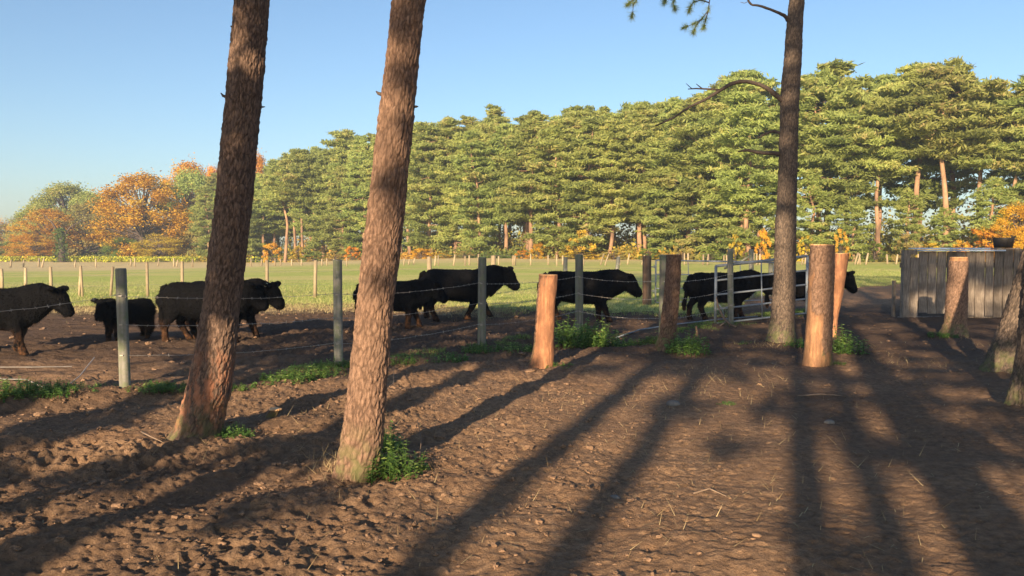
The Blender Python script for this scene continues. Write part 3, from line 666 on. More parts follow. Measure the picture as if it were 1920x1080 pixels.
# ------------------------------------------------------------------ plank pen on the right
Yp = gnd(1700, 597).y; e = empty('plank_wall', (at(1692, 597, Yp).x, Yp, 0)); tag(e, 'weathered grey plank wall of a cattle pen with a tall corner post', 'wall'); x0 = e.location.x
pw = lambda px: at(px, 500, Yp).x - x0; ph = lambda py: at(1700, py, Yp).z
mb = MB(); mb.box(((pw(1692) + pw(1704)) / 2, 0, ph(469) / 2 - .1), (pw(1704) - pw(1692), .14, ph(469) + .2)); mb.build('corner_post', M['plank'], e, False)
mb = MB(); mb.box(((pw(1687) + pw(1690)) / 2, .3, ph(527) / 2 - .1), (.05, .1, ph(527) + .2)); mb.box((pw(1712), .1, ph(473)), (.26, .05, .1)); mb.build('side_frame', M['plank'], e, False)
pk = [(1706, 1722, 597, 483), (1723, 1739, 586, 472), (1740, 1756, 588, 472), (1757, 1774, 588, 472), (1775, 1791, 590, 472), (1792, 1809, 592, 472), (1810, 1828, 592, 472), (1829, 1847, 594, 472), (1848, 1863, 592, 472), (1864, 1880, 595, 471), (1881, 1899, 596, 467), (1900, 1918, 597, 467), (1919, 1938, 597, 467), (1939, 1958, 596, 468), (1959, 1980, 597, 467)]
for a, b, yb, yt in pk:
    mb = MB(); wd = pw(b) - pw(a) - .008; zc0, zc1 = ph(yb), ph(yt); mb.box((0, 0, 0), (wd, .03, zc1 - zc0)); o = mb.build('plank', M['plank'], e, False)
    o.location = ((pw(a) + pw(b)) / 2, R.uniform(-.012, .008), (zc0 + zc1) / 2); o.rotation_euler = (R.uniform(-.008, .008), R.uniform(-.006, .006), 0)
mb = MB(); mb.box((1.8, .06, .35), (3.7, .07, .12)); mb.box((1.8, .06, 1.25), (3.7, .07, .12)); mb.box((1.8, .1, -.02), (3.7, .1, .12)); mb.build('back_rail', M['plank'], e, False)
mb = MB(); mb.box(((pw(1725) + pw(1880)) / 2, .1, ph(469.5)), (pw(1880) - pw(1725), .42, .035), Matrix.Rotation(.0, 3, 'Y')); mb.box(((pw(1720) + pw(1868)) / 2, .34, ph(465.8)), (pw(1868) - pw(1720), .2, .03)); mb.build('metal_coping', M['sheet'], e, False)
mb = MB(); mb.box(((pw(1868) + pw(1912)) / 2, .17, ph(467) + .015), (pw(1912) - pw(1868), .36, .028)); mb.build('shelf_board', M['plank'], e, False)
e2 = empty('rubber_bucket', (at(1888, 467, Yp).x, Yp + .14, ph(467) + .031)); tag(e2, 'black rubber bucket standing on top of the plank wall', 'bucket'); mb = MB()
hb_ = .24; rb, rt = .19, .212; n = 24
V, Fs = [], []
for (r, z) in ((rb, 0), (rt, hb_), (rt + .012, hb_), (rt + .012, hb_ - .03), (rt - .012, hb_), (rb - .015, .02)):
    V += [(math.cos(2 * math.pi * k / n) * r, math.sin(2 * math.pi * k / n) * r, z) for k in range(n)]
for a, b in ((0, 3), (3, 2), (2, 1), (1, 4), (4, 5)): Fs += [[a * n + k, a * n + (k + 1) % n, b * n + (k + 1) % n, b * n + k] for k in range(n)]
Fs += [[k for k in range(n)][::-1], [5 * n + k for k in range(n)]]; mb.add(V, Fs); mb.build('bucket_body', M['tub'], e2)
mb = MB()
for s in (-1, 1): mb.tube([(s * (rt + .005), -.05, hb_ - .01), (s * (rt + .035), -.03, hb_ + .015), (s * (rt + .035), .03, hb_ + .015), (s * (rt + .005), .05, hb_ - .01)], .01, 6)
mb.build('handle', M['tub'], e2)
# ------------------------------------------------------------------ cattle
def loft(mb, rings, seg=18):
    """rings: (centre, half height, half width, yaw) ; tangent in 3-D, y = width"""
    V = []; k = len(rings); C = [Vector(r[0]) for r in rings]
    for i, (c, rh, rw) in enumerate(rings):
        t = (C[min(i + 1, k - 1)] - C[max(i - 1, 0)]).normalized()
        s = Vector((0, 0, 1)).cross(t)
        if s.length < .2: s = Vector((0, 1, 0))
        s.normalize(); n_ = t.cross(s)
        for j in range(seg):
            a = 2 * math.pi * j / seg; V.append(tuple(C[i] + s * math.cos(a) * rw + n_ * math.sin(a) * rh))
    Fs = [[i * seg + j, i * seg + (j + 1) % seg, (i + 1) * seg + (j + 1) % seg, (i + 1) * seg + j] for i in range(k - 1) for j in range(seg)]
    Fs += [list(range(seg))[::-1], [(k - 1) * seg + j for j in range(seg)]]; mb.add(V, Fs)
def cow(H, px, feet_y, yaw, label, head=(0, 0, 0, 0), legs=((0, 0), (0, 0), (0, 0), (0, 0)), seed=0, tags=(), calf=False, group='black cattle walking along the lane', tail=0.0, name='cow'):
    """head: (dx, dz, pitch, yaw); legs: hind far, hind near, fore far, fore near -> (foot forward, lift); near is -y at yaw 0"""
    mb = MB(); L = .93 if calf else 1.0; bw = .86 if calf else 1.0; lg = .04 if calf else 0
    body = [(-.815, .76, .10, .09), (-.80, .735, .19, .15), (-.73, .70, .255, .21), (-.6, .68, .285, .24), (-.42, .655, .30, .26), (-.2, .635, .32, .275), (.0, .625, .33, .28), (.16, .625, .335, .265), (.28, .63, .33, .24), (.38, .63, .30, .2), (.46, .63, .23, .14)]
    loft(mb, [((x * L, 0, z + lg * .5 + .028), rh * bw * .92, rw * bw) for x, z, rh, rw in body], 22)
    hx, hz, hp, hy = head
    B = Vector((.36, 0, .70)); Hd = Vector(((.80 if not calf else .66) + hx, 0, .86 + hz)); hrot = Matrix.Rotation(hy, 3, 'Z')
    side = math.sin(hy) * .1; Hd.y += side
    ring = []
    for t, rh, rw in ((0, .30, .19), (.3, .265, .175), (.6, .23, .155), (.85, .175, .125), (1, .14, .11)):
        p = B.lerp(Hd, t); p.z += .035 * math.sin(t * math.pi); ring.append((p, rh, rw))
    loft(mb, ring, 18)
    # head along its own axis, pitched down
    pr = Matrix.Rotation(math.radians(46) + hp, 3, 'Y'); hh = []
    for x, z, rh, rw in ((-.10, .02, .06, .06), (-.06, .01, .125, .105), (.0, 0, .15, .12), (.07, -.008, .15, .115), (.14, -.02, .128, .098), (.21, -.025, .105, .082), (.27, -.027, .092, .078), (.31, -.027, .08, .074), (.335, -.027, .045, .05)):
        hh.append((Hd + hrot @ (pr @ Vector((x, 0, z))), rh, rw))
    loft(mb, hh, 18)
    mb.tube([Hd + hrot @ (pr @ Vector(v)) for v in ((-.07, 0, .10), (-.02, 0, .12), (.04, 0, .10))], [.04, .06, .035], 10)     # tufted poll
    ears = []
    for s in (-1, 1):
        a = [Hd + hrot @ (pr @ Vector(v)) for v in ((-.03, s * .08, .07), (-.05, s * .15, .10), (-.065, s * .21, .115), (-.07, s * .26, .11))]
        mb.tube(a, [.035, .06, .055, .015], 10, True, .5); ears.append(a)
    # legs
    for k, (fx, lift) in enumerate(legs):
        y = (.135 if k % 2 == 0 else -.135) * bw
        if k < 2:
            P = [(-.62, .66, .17, .085), (-.575, .50, .135, .085), (-.585, .40, .085, .062), (-.665, .29, .058, .046), (-.655, .2, .045, .04), (-.635, .11, .043, .039), (-.62, .055, .05, .045), (-.60, .0, .055, .05)]
            g = (0, .12, .3, .5, .68, .88, .97, 1)
        else:
            P = [(.27, .62, .15, .08), (.25, .47, .105, .075), (.255, .38, .072, .058), (.27, .27, .056, .05), (.27, .2, .045, .04), (.27, .11, .041, .038), (.275, .055, .048, .045), (.295, .0, .055, .05)]
            g = (0, .1, .25, .5, .65, .88, .97, 1)
        rg = []
        for (x, z, ra, rb_), q in zip(P, g):
            b = lift * q * (1 - z) ; rg.append((Vector((x * L + fx * q - lift * .4 * max(0, q - .5), y, z + (lift * max(0, q - .25)))), ra, rb_))
        V, n_ = [], 12
        for c, ra, rb_ in rg:
            for j in range(n_): a = 2 * math.pi * j / n_; V.append((c.x + math.cos(a) * ra * 1.18, c.y + math.sin(a) * rb_ * 1.2, c.z))
        m_ = len(rg); mb.add(V, [[i * n_ + j, (i + 1) * n_ + j, (i + 1) * n_ + (j + 1) % n_, i * n_ + (j + 1) % n_] for i in range(m_ - 1) for j in range(n_)] + [list(range(n_)), [(m_ - 1) * n_ + j for j in range(n_)][::-1]])
    # tail
    mb.tube([(-.72 * L, 0, .90), (-.79 * L, 0, .87), (-.825 * L, .01, .74), (-.835 * L - tail * .3, .02, .5), (-.83 * L - tail, .02, .34), (-.82 * L - tail, .02, .2)], [.05, .045, .035, .035, .055, .025], 8)
    tmp = mb.build('tmp', M['coat']); me0 = tmp.data
    me0.transform(Matrix.Scale(H, 4)); rm = tmp.modifiers.new('r', 'REMESH'); rm.mode = 'VOXEL'; rm.voxel_size = .0155
    sm = tmp.modifiers.new('s', 'SMOOTH'); sm.iterations = 5; sm.factor = .6
    dg = bpy.context.evaluated_depsgraph_get(); me = bpy.data.meshes.new_from_object(tmp.evaluated_get(dg)); bpy.data.objects.remove(tmp)
    n = len(me.vertices); co = np.empty(n * 3, np.float32); me.vertices.foreach_get('co', co); co = co.reshape(-1, 3)
    nn = np.empty(n * 3, np.float32); me.vertices.foreach_get('normal', nn); nn = nn.reshape(-1, 3)
    d = .011 * fbm(co[:, 0] * 22, co[:, 1] * 22, co[:, 2] * 12, 3, seed) + .012 * fbm(co[:, 0] * 5, co[:, 1] * 5, co[:, 2] * 5, 2, seed + 7) + .012 * np.abs(vn(co[:, 0] * 45, co[:, 1] * 45, co[:, 2] * 16, seed + 3))
    co = co + nn * (d * (.6 + .4 * sstep(.3, .6, co[:, 2])))[:, None]; me.vertices.foreach_set('co', co.astype(np.float32).ravel())
    me.polygons.foreach_set('use_smooth', [True] * len(me.polygons)); me.update()
    P = gnd(px, feet_y); P.z = gz(P.x, P.y) - .015
    o = bpy.data.objects.new(name, me); link(o); me.materials.clear(); me.materials.append(M['coat']); o.location = P; o.rotation_euler = (0, 0, yaw); tag(o, label, 'calf' if calf else 'cow', group)
    rg_ = np.random.default_rng(seed + 70); idx = rg_.integers(0, n, 9000); idx = idx[co[idx, 2] > .1]; m_ = len(idx); bp = co[idx] + rg_.normal(0, .003, (m_, 3)); bn = nn[idx]
    dr = bn * .55 + rg_.normal(0, .3, (m_, 3)) + np.array([-.35, 0, -.55]); dr /= np.linalg.norm(dr, axis=1)[:, None]; Ls = rg_.uniform(.02, .05, m_)[:, None] * (1.3 if calf else 1); sd_ = np.cross(dr, bn); sd_ /= np.linalg.norm(sd_, axis=1)[:, None] + 1e-6
    HV_ = np.stack([bp - bn * .004 - sd_ * .004, bp - bn * .004 + sd_ * .004, bp + dr * Ls], 1).reshape(-1, 3)
    obj('shaggy_hair', np_mesh('shaggy_hair', HV_, np.arange(3 * m_).reshape(-1, 3), None, False), M['coat'], o)
    for s in (-1, 1):
        mb = MB(); c = Hd + hrot @ (pr @ Vector((.085, s * .11, .045))); mb.tube([c * H - Vector((.012, 0, 0)), c * H, c * H + Vector((.012, 0, 0))], [.006, .017, .006], 10); mb.build('eye', M['eye'], o)
    for s in tags:
        a = ears[0 if s < 0 else 1]; p = (a[1] * .5 + a[2] * .5) * H; mb = MB(); q = Vector((.03, s * .01, -.01)); mb.tube([p + q * .4, p + q * .8], [.034, .034], 12); mb.build('ear_tag', M['tag'], o)
    # muzzle pad
    mb = MB(); c = Hd + hrot @ (pr @ Vector((.32, 0, -.027))); d_ = hrot @ (pr @ Vector((.03, 0, 0))); mb.tube([(c - d_) * H, c * H, (c + d_) * H], [.06 * H, .064 * H, .045 * H], 14); mb.build('muzzle', M['hoof'], o)
    return o
w1 = ((-.12, 0), (.16, .03), (.14, .0), (-.12, .05)); w2 = ((.15, 0), (-.12, .02), (-.13, .04), (.16, 0)); w3 = ((.1, 0), (-.18, .03), (-.2, .06), (.12, 0))
cow(1.04, 5, 667, .03, 'black cow cut by the left edge of the photo, mud-brown front legs, muzzle held level', (.0, -.03, -.02, 0), ((.1, 0), (-.1, 0), (-.14, .02), (.1, 0)), 1)
cow(.82, 231, 641, math.radians(248), 'small black calf standing half behind the first grey post and looking towards the viewer', (-.16, -.0, -.05, .35), ((.05, 0), (-.05, 0), (0, 0), (.03, 0)), 2, (), True, 'black cattle walking along the lane', name='calf')
cow(1.07, 400, 642, .04, 'black cow behind the first thick trunk, its hindquarters showing left of the trunk', (-.14, -.06, .05, 0), ((.18, .02), (-.1, 0), (-.1, 0), (.1, 0)), 3)
cow(1.1, 430, 637, -.28, 'black cow with an ear tag, head and chest emerging right of the first thick trunk', (-.03, -.04, -.02, 0), ((0, 0), (.1, 0), (.16, .0), (-.08, .06)), 4, (-1,))
cow(1.0, 746, 617, .02, 'smaller black cow behind second thick trunk, overlapping the taller cow ahead', (-.03, -.06, 0, 0), ((0, 0), (-.1, 0), (.16, .02), (-.06, 0)), 5)
cow(1.21, 870, 601, .0, 'tall black cow passing behind the third grey post, head and ears raised', (.0, .0, -.02, -.25), ((-.1, 0), (.1, 0), (.22, .08), (-.2, .05)), 6)
cow(1.19, 1097, 604, .0, 'black cow with lowered head passing between the orange sawn-off trunk and the gate post', (.0, -.1, -.08, 0), ((.16, 0), (-.12, 0), (.0, .0), (.16, .02)), 7)
cow(1.13, 1360, 600, .2, 'black cow walking behind the bars of the near gate, left of the slim dark pine', (-.03, -.06, 0, 0), ((-.1, 0), (.12, 0), (.16, 0), (-.14, .04)), 8, tail=.06)
cow(1.13, 1512, 596, .03, 'black cow with pale round ear tag, head turned, beyond the tallest sawn-off trunk', (.0, -.03, .12, -.75), ((.1, 0), (-.1, 0), (.12, 0), (-.1, 0)), 9, (1,))

# ------------------------------------------------------------------ weeds, grass, straw, clods
def nettle_mesh(k, n=46, h=.34, spread=.26, leaf=.05, low=.0):
    rng = np.random.default_rng(500 + k); rr = random.Random(500 + k); V, Fq, T = [], [], []; st = MB()
    for i in range(n):
        a = rr.uniform(0, 6.283); d = spread * rr.random() ** .6; x, y = math.cos(a) * d, math.sin(a) * d; hh = h * rr.uniform(.45, 1.1) * (1 - .45 * d / spread)
        lx, ly = rr.uniform(-.25, .25), rr.uniform(-.25, .25); st.tube([(x, y, -.02), (x + lx * hh * .5, y + ly * hh * .5, hh * .55), (x + lx * hh, y + ly * hh, hh)], [.0035, .003, .0015], 4, False)
        m_ = max(4, int(hh / .035)); t0 = rr.uniform(.1, .8)
        for j in range(m_):
            z = hh * (.12 + .88 * (j + .5) / m_); c = np.array((x + lx * z, y + ly * z, z)); b = rr.uniform(0, 3.14)
            for s in (0, math.pi):
                an = b + s + rr.uniform(-.4, .4); L = leaf * (1.15 - .5 * z / max(h, .01)) * rr.uniform(.7, 1.3); u = np.array((math.cos(an), math.sin(an), rr.uniform(-.35, .45))); sd = np.array((-math.sin(an), math.cos(an), rr.uniform(-.3, .3)))
                nn = len(V) * 4
                V.append(np.array([c, c + u * L * .45 + sd * L * .3, c + u * L + (0, 0, -.2 * L), c + u * L * .45 - sd * L * .3])); T += [min(1, max(0, t0 + rr.uniform(-.2, .2) + .3 * (z / h - .5)))] * 4
    V = np.concatenate(V); cm = np_mesh('nettle_leaves', V, np.arange(len(V)).reshape(-1, 4), {'tint': T}, False); cm.materials.append(M['weed'])
    o = st.build('s', M['weed']); sm = o.data; bpy.data.objects.remove(o); return sm, cm
NT = [nettle_mesh(0), nettle_mesh(1, 60, .26, .32, .045), nettle_mesh(2, 70, .16, .36, .042), nettle_mesh(3, 38, .4, .2, .055)]
def weed(px, py, v, s, label, sq=(1, 1), name='nettle_clump', cat='weeds'):
    P = on(px, py, -.01); e = empty(name, P, R.uniform(0, 6)); e.scale = (s * sq[0], s * sq[0], s * sq[1]); tag(e, label, cat)
    for nm, me in zip(('stems', 'leaves'), NT[v]):
        o = bpy.data.objects.new(nm, me); link(o); o.parent = e
P = [(738, 886, 0, 1.0, 'bright green nettle bush at the foot of the sunlit second thick trunk'), (722, 842, 3, .75, 'thin upright nettles against the edge of the second thick trunk, above the bush'), (765, 880, 2, .45, 'sprawling nettle fringe on the outer side of the bush by the second thick trunk'),
     (432, 822, 1, .65, 'low dark green weed patch in the shade right of the first thick trunk'), (575, 712, 1, 1.25, 'dull green weeds spreading left of the second grey fence post'), (530, 722, 2, 1.1, 'thin low weeds at the far left end of the patch by the second post'), (625, 700, 2, .95, 'low weeds round the foot of the second grey fence post'),
     (755, 684, 1, .75, 'sunlit green weed tuft just right of the second thick trunk, by the fence'), (838, 680, 2, .95, 'low green weeds left of the third fence post'), (900, 668, 1, .95, 'green weeds round the foot of the third fence post'), (962, 665, 2, 1.0, 'flat green weeds between the third post and the orange sawn-off trunk'),
     (1065, 652, 0, 1.7, 'tall dark green nettle clump right beside the orange sawn-off trunk'), (1100, 647, 0, 1.5, 'dark nettles round the foot of the fourth fence post'), (1128, 648, 0, 1.6, 'sunlit upright nettle clump right of the fourth fence post'), (1050, 690, 2, .7, 'small shaded weeds hugging the foot of the orange sawn-off trunk'),
     (1172, 646, 2, 1.1, 'low green weeds at the left end of the pipe'), (1222, 642, 1, .8, 'green weeds left of the dark leaning sawn-off trunk'), (1290, 664, 0, 1.35, 'brightest yellow-green nettle clump, right of the dark leaning sawn-off trunk'), (1275, 650, 1, .9, 'nettles behind the dark leaning sawn-off trunk, under the pipe'),
     (1395, 645, 2, .6, 'tiny pale green rosette on bare earth between gate and slim dark pine'), (1500, 652, 1, .95, 'green weeds between the slim dark pine and the tallest sawn-off trunk'), (1577, 662, 0, 1.5, 'bright green nettle clump right of the two pale sawn-off trunks'), (1568, 684, 2, .45, 'small green sprig at the outer foot of the tallest sawn-off trunk'),
     (1768, 632, 2, .9, 'mossy low plants round the foot of the sawn-off trunk before the plank wall'), (20, 756, 1, 1.0, 'leafy yellow-green weeds under the slack wire at the left edge'), (75, 754, 1, .9, 'leafy weeds beside the left edge patch, below the bend of the slack wire'), (130, 752, 2, .9, 'low leafy weeds at the end of the slack wire'), (-30, 762, 1, 1.0, 'weeds cut by the left edge of the photo'),
     (285, 742, 2, .8, 'short green weeds right of the first grey fence post'), (325, 738, 2, .75, 'short green weeds touching the left side of the first thick trunk'), (447, 733, 2, .6, 'small green sprig right of the first thick trunk, at the fence line'), (1362, 760, 2, .3, 'tiny bluish plant alone in the shaded mud')]
for px, py, v, s, lb in P: weed(px, py, v, s * .95, lb)

def blades(name, X, Y, Z, h, wd, mat, seed, lay=.5, kind='stuff', cat=None, label=None):
    rng = np.random.default_rng(seed); n = len(X); a = rng.uniform(0, 6.283, n); hh = h * rng.uniform(.5, 1.3, n); lx, ly = rng.normal(0, lay, n) * hh, rng.normal(0, lay, n) * hh; w_ = wd * rng.uniform(.6, 1.3, n) / 2
    C = np.stack([X, Y, Z], 1); s = np.stack([np.cos(a) * w_, np.sin(a) * w_, a * 0], 1); tip = C + np.stack([lx, ly, hh], 1)
    V = np.stack([C - s, C + s, tip], 1).reshape(-1, 3); t = np.repeat(rng.uniform(0, 1, n), 3)
    o = obj(name, np_mesh(name, V, np.arange(3 * n).reshape(-1, 3), {'tint': t}, False), mat); o['kind'] = kind
    if label: o['label'] = label; o['category'] = cat
    return o
def hz_(X, Y): return gterr(X, Y) + mud_height(X, Y) * (1 - .75 * sstep(0, 3, Y - grass_edge(X)))
rng = NR
X = rng.uniform(-9, 9, 52000); Y = fence_y(X) + rng.normal(0, .3, len(X)); k = (fbm(X * 1.3, Y * 1.3, 0 * X, 2, 15) > .1) & (Y > 4); X, Y = X[k], Y[k]
blades('fence_line_grass', X, Y, hz_(X, Y) - .004, .05, .006, M['weed'], 1, .6, label='short green grass growing along the barbed wire fence line', cat='grass')
X = rng.uniform(-24, 26, 90000); Y = grass_edge(X) + np.abs(rng.normal(0, 1, len(X))) * 7 - 1.4 + .8 * fbm(X * .8, X * 0, X * 0, 3, 4)
blades('meadow_grass', X, Y, hz_(X, Y) - .004, .075, .02, M['grass'], 2, .6, label='rough meadow grass beyond the trampled lane', cat='grass')
X = rng.uniform(-16, 0, 14000); Y = grass_edge(X) - 1.6 + rng.normal(0, .9, len(X)); blades('lane_edge_straw', X, Y, hz_(X, Y) - .004, .09, .012, M['straw'], 3, .7, label='dry yellow grass along the near edge of the meadow', cat='grass')
XX, YY = [], []
for px, py, n, s in ((628, 880, 60, .10), (612, 868, 30, .1), (800, 875, 10, .03), (1602, 655, 26, .12), (1612, 650, 30, .2), (1705, 680, 60, .3), (1395, 650, 30, .3), (1380, 705, 60, .4), (1290, 720, 90, .6), (1100, 760, 60, .6), (900, 800, 60, .7), (700, 960, 30, .6), (1500, 790, 50, .7), (1240, 960, 40, .7), (1000, 1000, 40, .8), (1600, 900, 60, .9), (1455, 650, 60, .25), (1820, 640, 40, .4), (300, 860, 16, .4), (560, 800, 40, .4)):
    g = gnd(px, py); XX.append(g.x + rng.normal(0, s, n)); YY.append(g.y + rng.normal(0, s, n))
X, Y = np.concatenate(XX), np.concatenate(YY); blades('dry_grass_stalks', X, Y, hz_(X, Y) - .005, .085, .0055, M['straw'], 4, .7, label='loose dry stalks sticking out of the bare earth', cat='grass')
# bits of straw and crumbs lying flat
X = rng.uniform(-5, 8, 2600); Y = rng.uniform(3.6, 15, 2600); a = rng.uniform(0, 6.28, 2600); L = rng.uniform(.01, .05, 2600); C = np.stack([X, Y, hz_(X, Y) + .006], 1); u = np.stack([np.cos(a) * L, np.sin(a) * L, rng.uniform(-.01, .012, 2600)], 1); s = np.stack([-np.sin(a), np.cos(a), a * 0], 1) * .0018
V = np.stack([C - u - s, C + u - s, C + u + s, C - u + s], 1).reshape(-1, 3); o = obj('straw_litter', np_mesh('straw_litter', V, np.arange(len(V)).reshape(-1, 4), {'tint': np.repeat(rng.uniform(0, 1, 2600), 4)}, False), M['straw']); o['kind'] = 'stuff'; o['label'] = 'scattered bits of straw and twig on the mud'; o['category'] = 'straw'
# mud clods: one sheet of many loose lumps
import bmesh
bm = bmesh.new(); bmesh.ops.create_icosphere(bm, subdivisions=2, radius=1); bv = np.array([v.co[:] for v in bm.verts]); bf = np.array([[v.index for v in f.verts] for f in bm.faces]); bm.free()
n = 6400; X = np.concatenate([1.6 - 6.6 * rng.random(5200) ** .8, rng.uniform(-11, 9, 1200)]); Y = np.concatenate([rng.uniform(3.5, 9.5, 5200), rng.uniform(9, 22, 1200)])
r = np.where(np.arange(n) < 5200, rng.gamma(1.6, .0042, n) + .002, rng.gamma(2.2, .008, n) + .005) * np.where(X > .8, .6, 1)
q = bv[None] * r[:, None, None] * rng.uniform(.6, 1.4, (n, 1, 3)); q = q * (1 + .55 * vn(bv[None, :, 0] * 2.2 + X[:, None] * 9, bv[None, :, 1] * 2.2, bv[None, :, 2] * 2.2 + Y[:, None] * 7, 3))[..., None]; q[..., 2] *= .6
V = (q + np.stack([X, Y, hz_(X, Y) + r * .15], 1)[:, None]).reshape(-1, 3); Ff = (bf[None] + (np.arange(n) * len(bv))[:, None, None]).reshape(-1, 3)
o = obj('mud_clods', np_mesh('mud_clods', V, Ff, None, False), M['clod']); o['kind'] = 'stuff'; o['label'] = 'loose lumps of trampled earth'; o['category'] = 'mud'
# stones and sticks
def stone(px, py, r, label, sq=.6):
    P = on(px, py, r * .1); V = bv.copy(); mb = MB(); bm = bmesh.new(); bmesh.ops.create_icosphere(bm, subdivisions=3, radius=1); V = np.array([v.co[:] for v in bm.verts]); Fs = [[v.index for v in f.verts] for f in bm.faces]; bm.free()
    V = V * (1 + .22 * fbm(V[:, 0] * 1.5 + px, V[:, 1] * 1.5, V[:, 2] * 1.5, 3, 2))[:, None] * np.array([r, r * .8, r * sq]); mb.add(V, Fs); o = mb.build('stone', M['stone']); o.location = P; tag(o, label, 'stone')
stone(1153, 930, .036, 'pale rounded stone lying alone in the mud, lower middle'); stone(1262, 762, .07, 'grey stone half sunk in shaded earth'); stone(1555, 797, .05, 'light stone lying in the dark shaded mud')
def stick(pts, r, label, name='stick'):
    P0 = on(pts[0][0], pts[0][1]); e = empty(name, P0); mb = MB(); mb.tube([on(a, b, c_) - P0 for a, b, c_ in pts], r, 6, noise=.15); mb.build('stick_wood', M['twig'], e); tag(e, label, 'stick')
stick([(266, 824, .05), (283, 829, .035), (304, 838, .01)], [.008, .007, .004], 'pale stick poking from the mud left of the first thick trunk')
stick([(786, 868, 0), (790, 845, .1), (783, 826, .2)], [.004, .003, .002], 'leafless forked twig standing beside the nettle bush'); stick([(722, 745, .0), (738, 735, .05), (739, 716, .14)], [.005, .004, .002], 'thin upright twig behind the second thick trunk')
stick([(1300, 930, .01), (1330, 925, .03), (1362, 935, .01)], [.006, .006, .003], 'small pale stick lying on the lit earth, lower right of centre'); stick([(1495, 742, .01), (1540, 744, .03), (1590, 746, .01)], [.01, .01, .006], 'greyish stick lying in the shaded earth')
# ------------------------------------------------------------------ the pine wood and the autumn trees
DX = [(-250, 185), (0, 170), (250, 150), (420, 140), (550, 128), (700, 114), (900, 100), (1100, 92), (1380, 84), (1700, 78), (1920, 74), (2300, 66)]
TOP = [(380, 335), (440, 320), (500, 300), (560, 290), (600, 280), (650, 262), (690, 258), (760, 250), (800, 240), (850, 228), (930, 212), (960, 232), (1040, 225), (1090, 213), (1150, 212), (1210, 212), (1260, 205), (1330, 180), (1385, 150), (1430, 185), (1500, 160), (1560, 135), (1640, 152), (1700, 140), (1760, 130), (1800, 122), (1850, 150), (1910, 135), (1960, 140), (2100, 120), (2300, 100)]
yt = lambda x: float(np.interp(x, [a for a, b in TOP], [b for a, b in TOP])); dd = lambda x: float(np.interp(x, [a for a, b in DX], [b for a, b in DX]))
HV = 16.0
full = [pine_variant(k, HV, .07, 3.3, 84, 80, .16) for k in range(4)]
high = [pine_variant(10 + k, HV, .56, 3.9, 60, 100, .16) for k in range(4)]
midv = [pine_variant(20 + k, HV, .28, 3.5, 72, 86, .16) for k in range(3)]
yng = [pine_variant(30 + k, 9.0, .12, 2.6, 60, 72, .14) for k in range(3)]
rr = random.Random(4)
LND = [(430, 'right of first thick trunk'), (560, 'between the two thick trunks'), (690, 'just left of second thick trunk'), (800, 'right of second thick trunk'), (905, 'behind the third grey post'), (1020, 'behind the orange stump'), (1090, 'behind the fourth grey post'), (1215, 'behind the brown gate post'), (1300, 'left of the gate'), (1370, 'under the arching dead branch'), (1440, 'left of slim dark pine'), (1520, 'right of slim dark pine'), (1600, 'over the leaning debarked stump'), (1680, 'left of the plank wall'), (1760, 'over the metal coping'), (1840, 'over the plank wall'), (1900, 'behind the black bucket'), (2100, 'beyond the right edge')]
def nth(n): return '%d%s' % (n, 'th' if 10 < n % 100 < 14 else {1: 'st', 2: 'nd', 3: 'rd'}.get(n % 10, 'th'))
def pine(px, back, topy, var, Hv, label, group, zs=1.0):
    D = dd(px) + back; a = (px - 960) / F; X, Y = a * D, D; z = float(gterr(X, Y)); h = (HOR - topy) / F * D + CAMZ - z
    s = h / Hv; place_tree('pine_tree', var, (X, Y, z - .1), rr.uniform(0, 6.28), (s * rr.uniform(1.1, 1.45), s * rr.uniform(1.1, 1.45), s), label, 'tree', group)
px = 395.0; k = 0
adj = ['broad', 'bushy', 'tall', 'dense', 'ragged', 'full', 'loose', 'wide']
while px < 2080:
    D = dd(px); step = 3.1 * F / D; right = px > 1380
    v = rr.choice((high if rr.random() < .72 else midv) if right else rr.choice((full, full, full, midv, high))); nearl = min(LND, key=lambda q: abs(q[0] - px))[1]
    pine(px, rr.uniform(-2.5, 3.5), yt(px) + rr.choice((-6, 0, 8, 22, 38, 50)) + rr.uniform(-5, 5), v, HV, '%s pine, far wood front row, %s, %s from left' % (adj[k % 8], nearl, nth(k + 1)), 'pines in the front row of the far wood'); px += step * rr.uniform(.85, 1.15); k += 1
for row, (back, dy, stp) in enumerate(((5, 4, 3.4), (10, -2, 3.6), (16, 6, 4.2), (24, 12, 5))):
    px = 380.0 + rr.uniform(0, 30)
    while px < 2120:
        D = dd(px) + back; right = px > 1380
        if (row == 0 and (not right or rr.random() < .6)) or not right: pine(px, back + rr.uniform(-1.5, 1.5), yt(px) + dy + rr.uniform(-8, 34), rr.choice(high if rr.random() < (.7 if right else .35) else midv), HV, 'pine standing deeper in the far wood, mostly hidden by the front row', 'pines deeper in the far wood')
        px += stp * F / D * rr.uniform(.85, 1.2) * (1.25 if right else 1)
# young pines filling the lower half of the wood on the right
k = 0; px = 1395.0
while px < 2060:
    D = dd(px); pine(px, rr.uniform(-2.5, -.5), rr.uniform(290, 400), rr.choice(yng), 9.0, 'low young pine under tall crowns, %s, %s from left' % (min(LND, key=lambda q: abs(q[0] - px))[1], nth(k + 1)), 'young pines below the tall crowns'); px += 3.2 * F / D * rr.uniform(.6, 1.7); k += 1
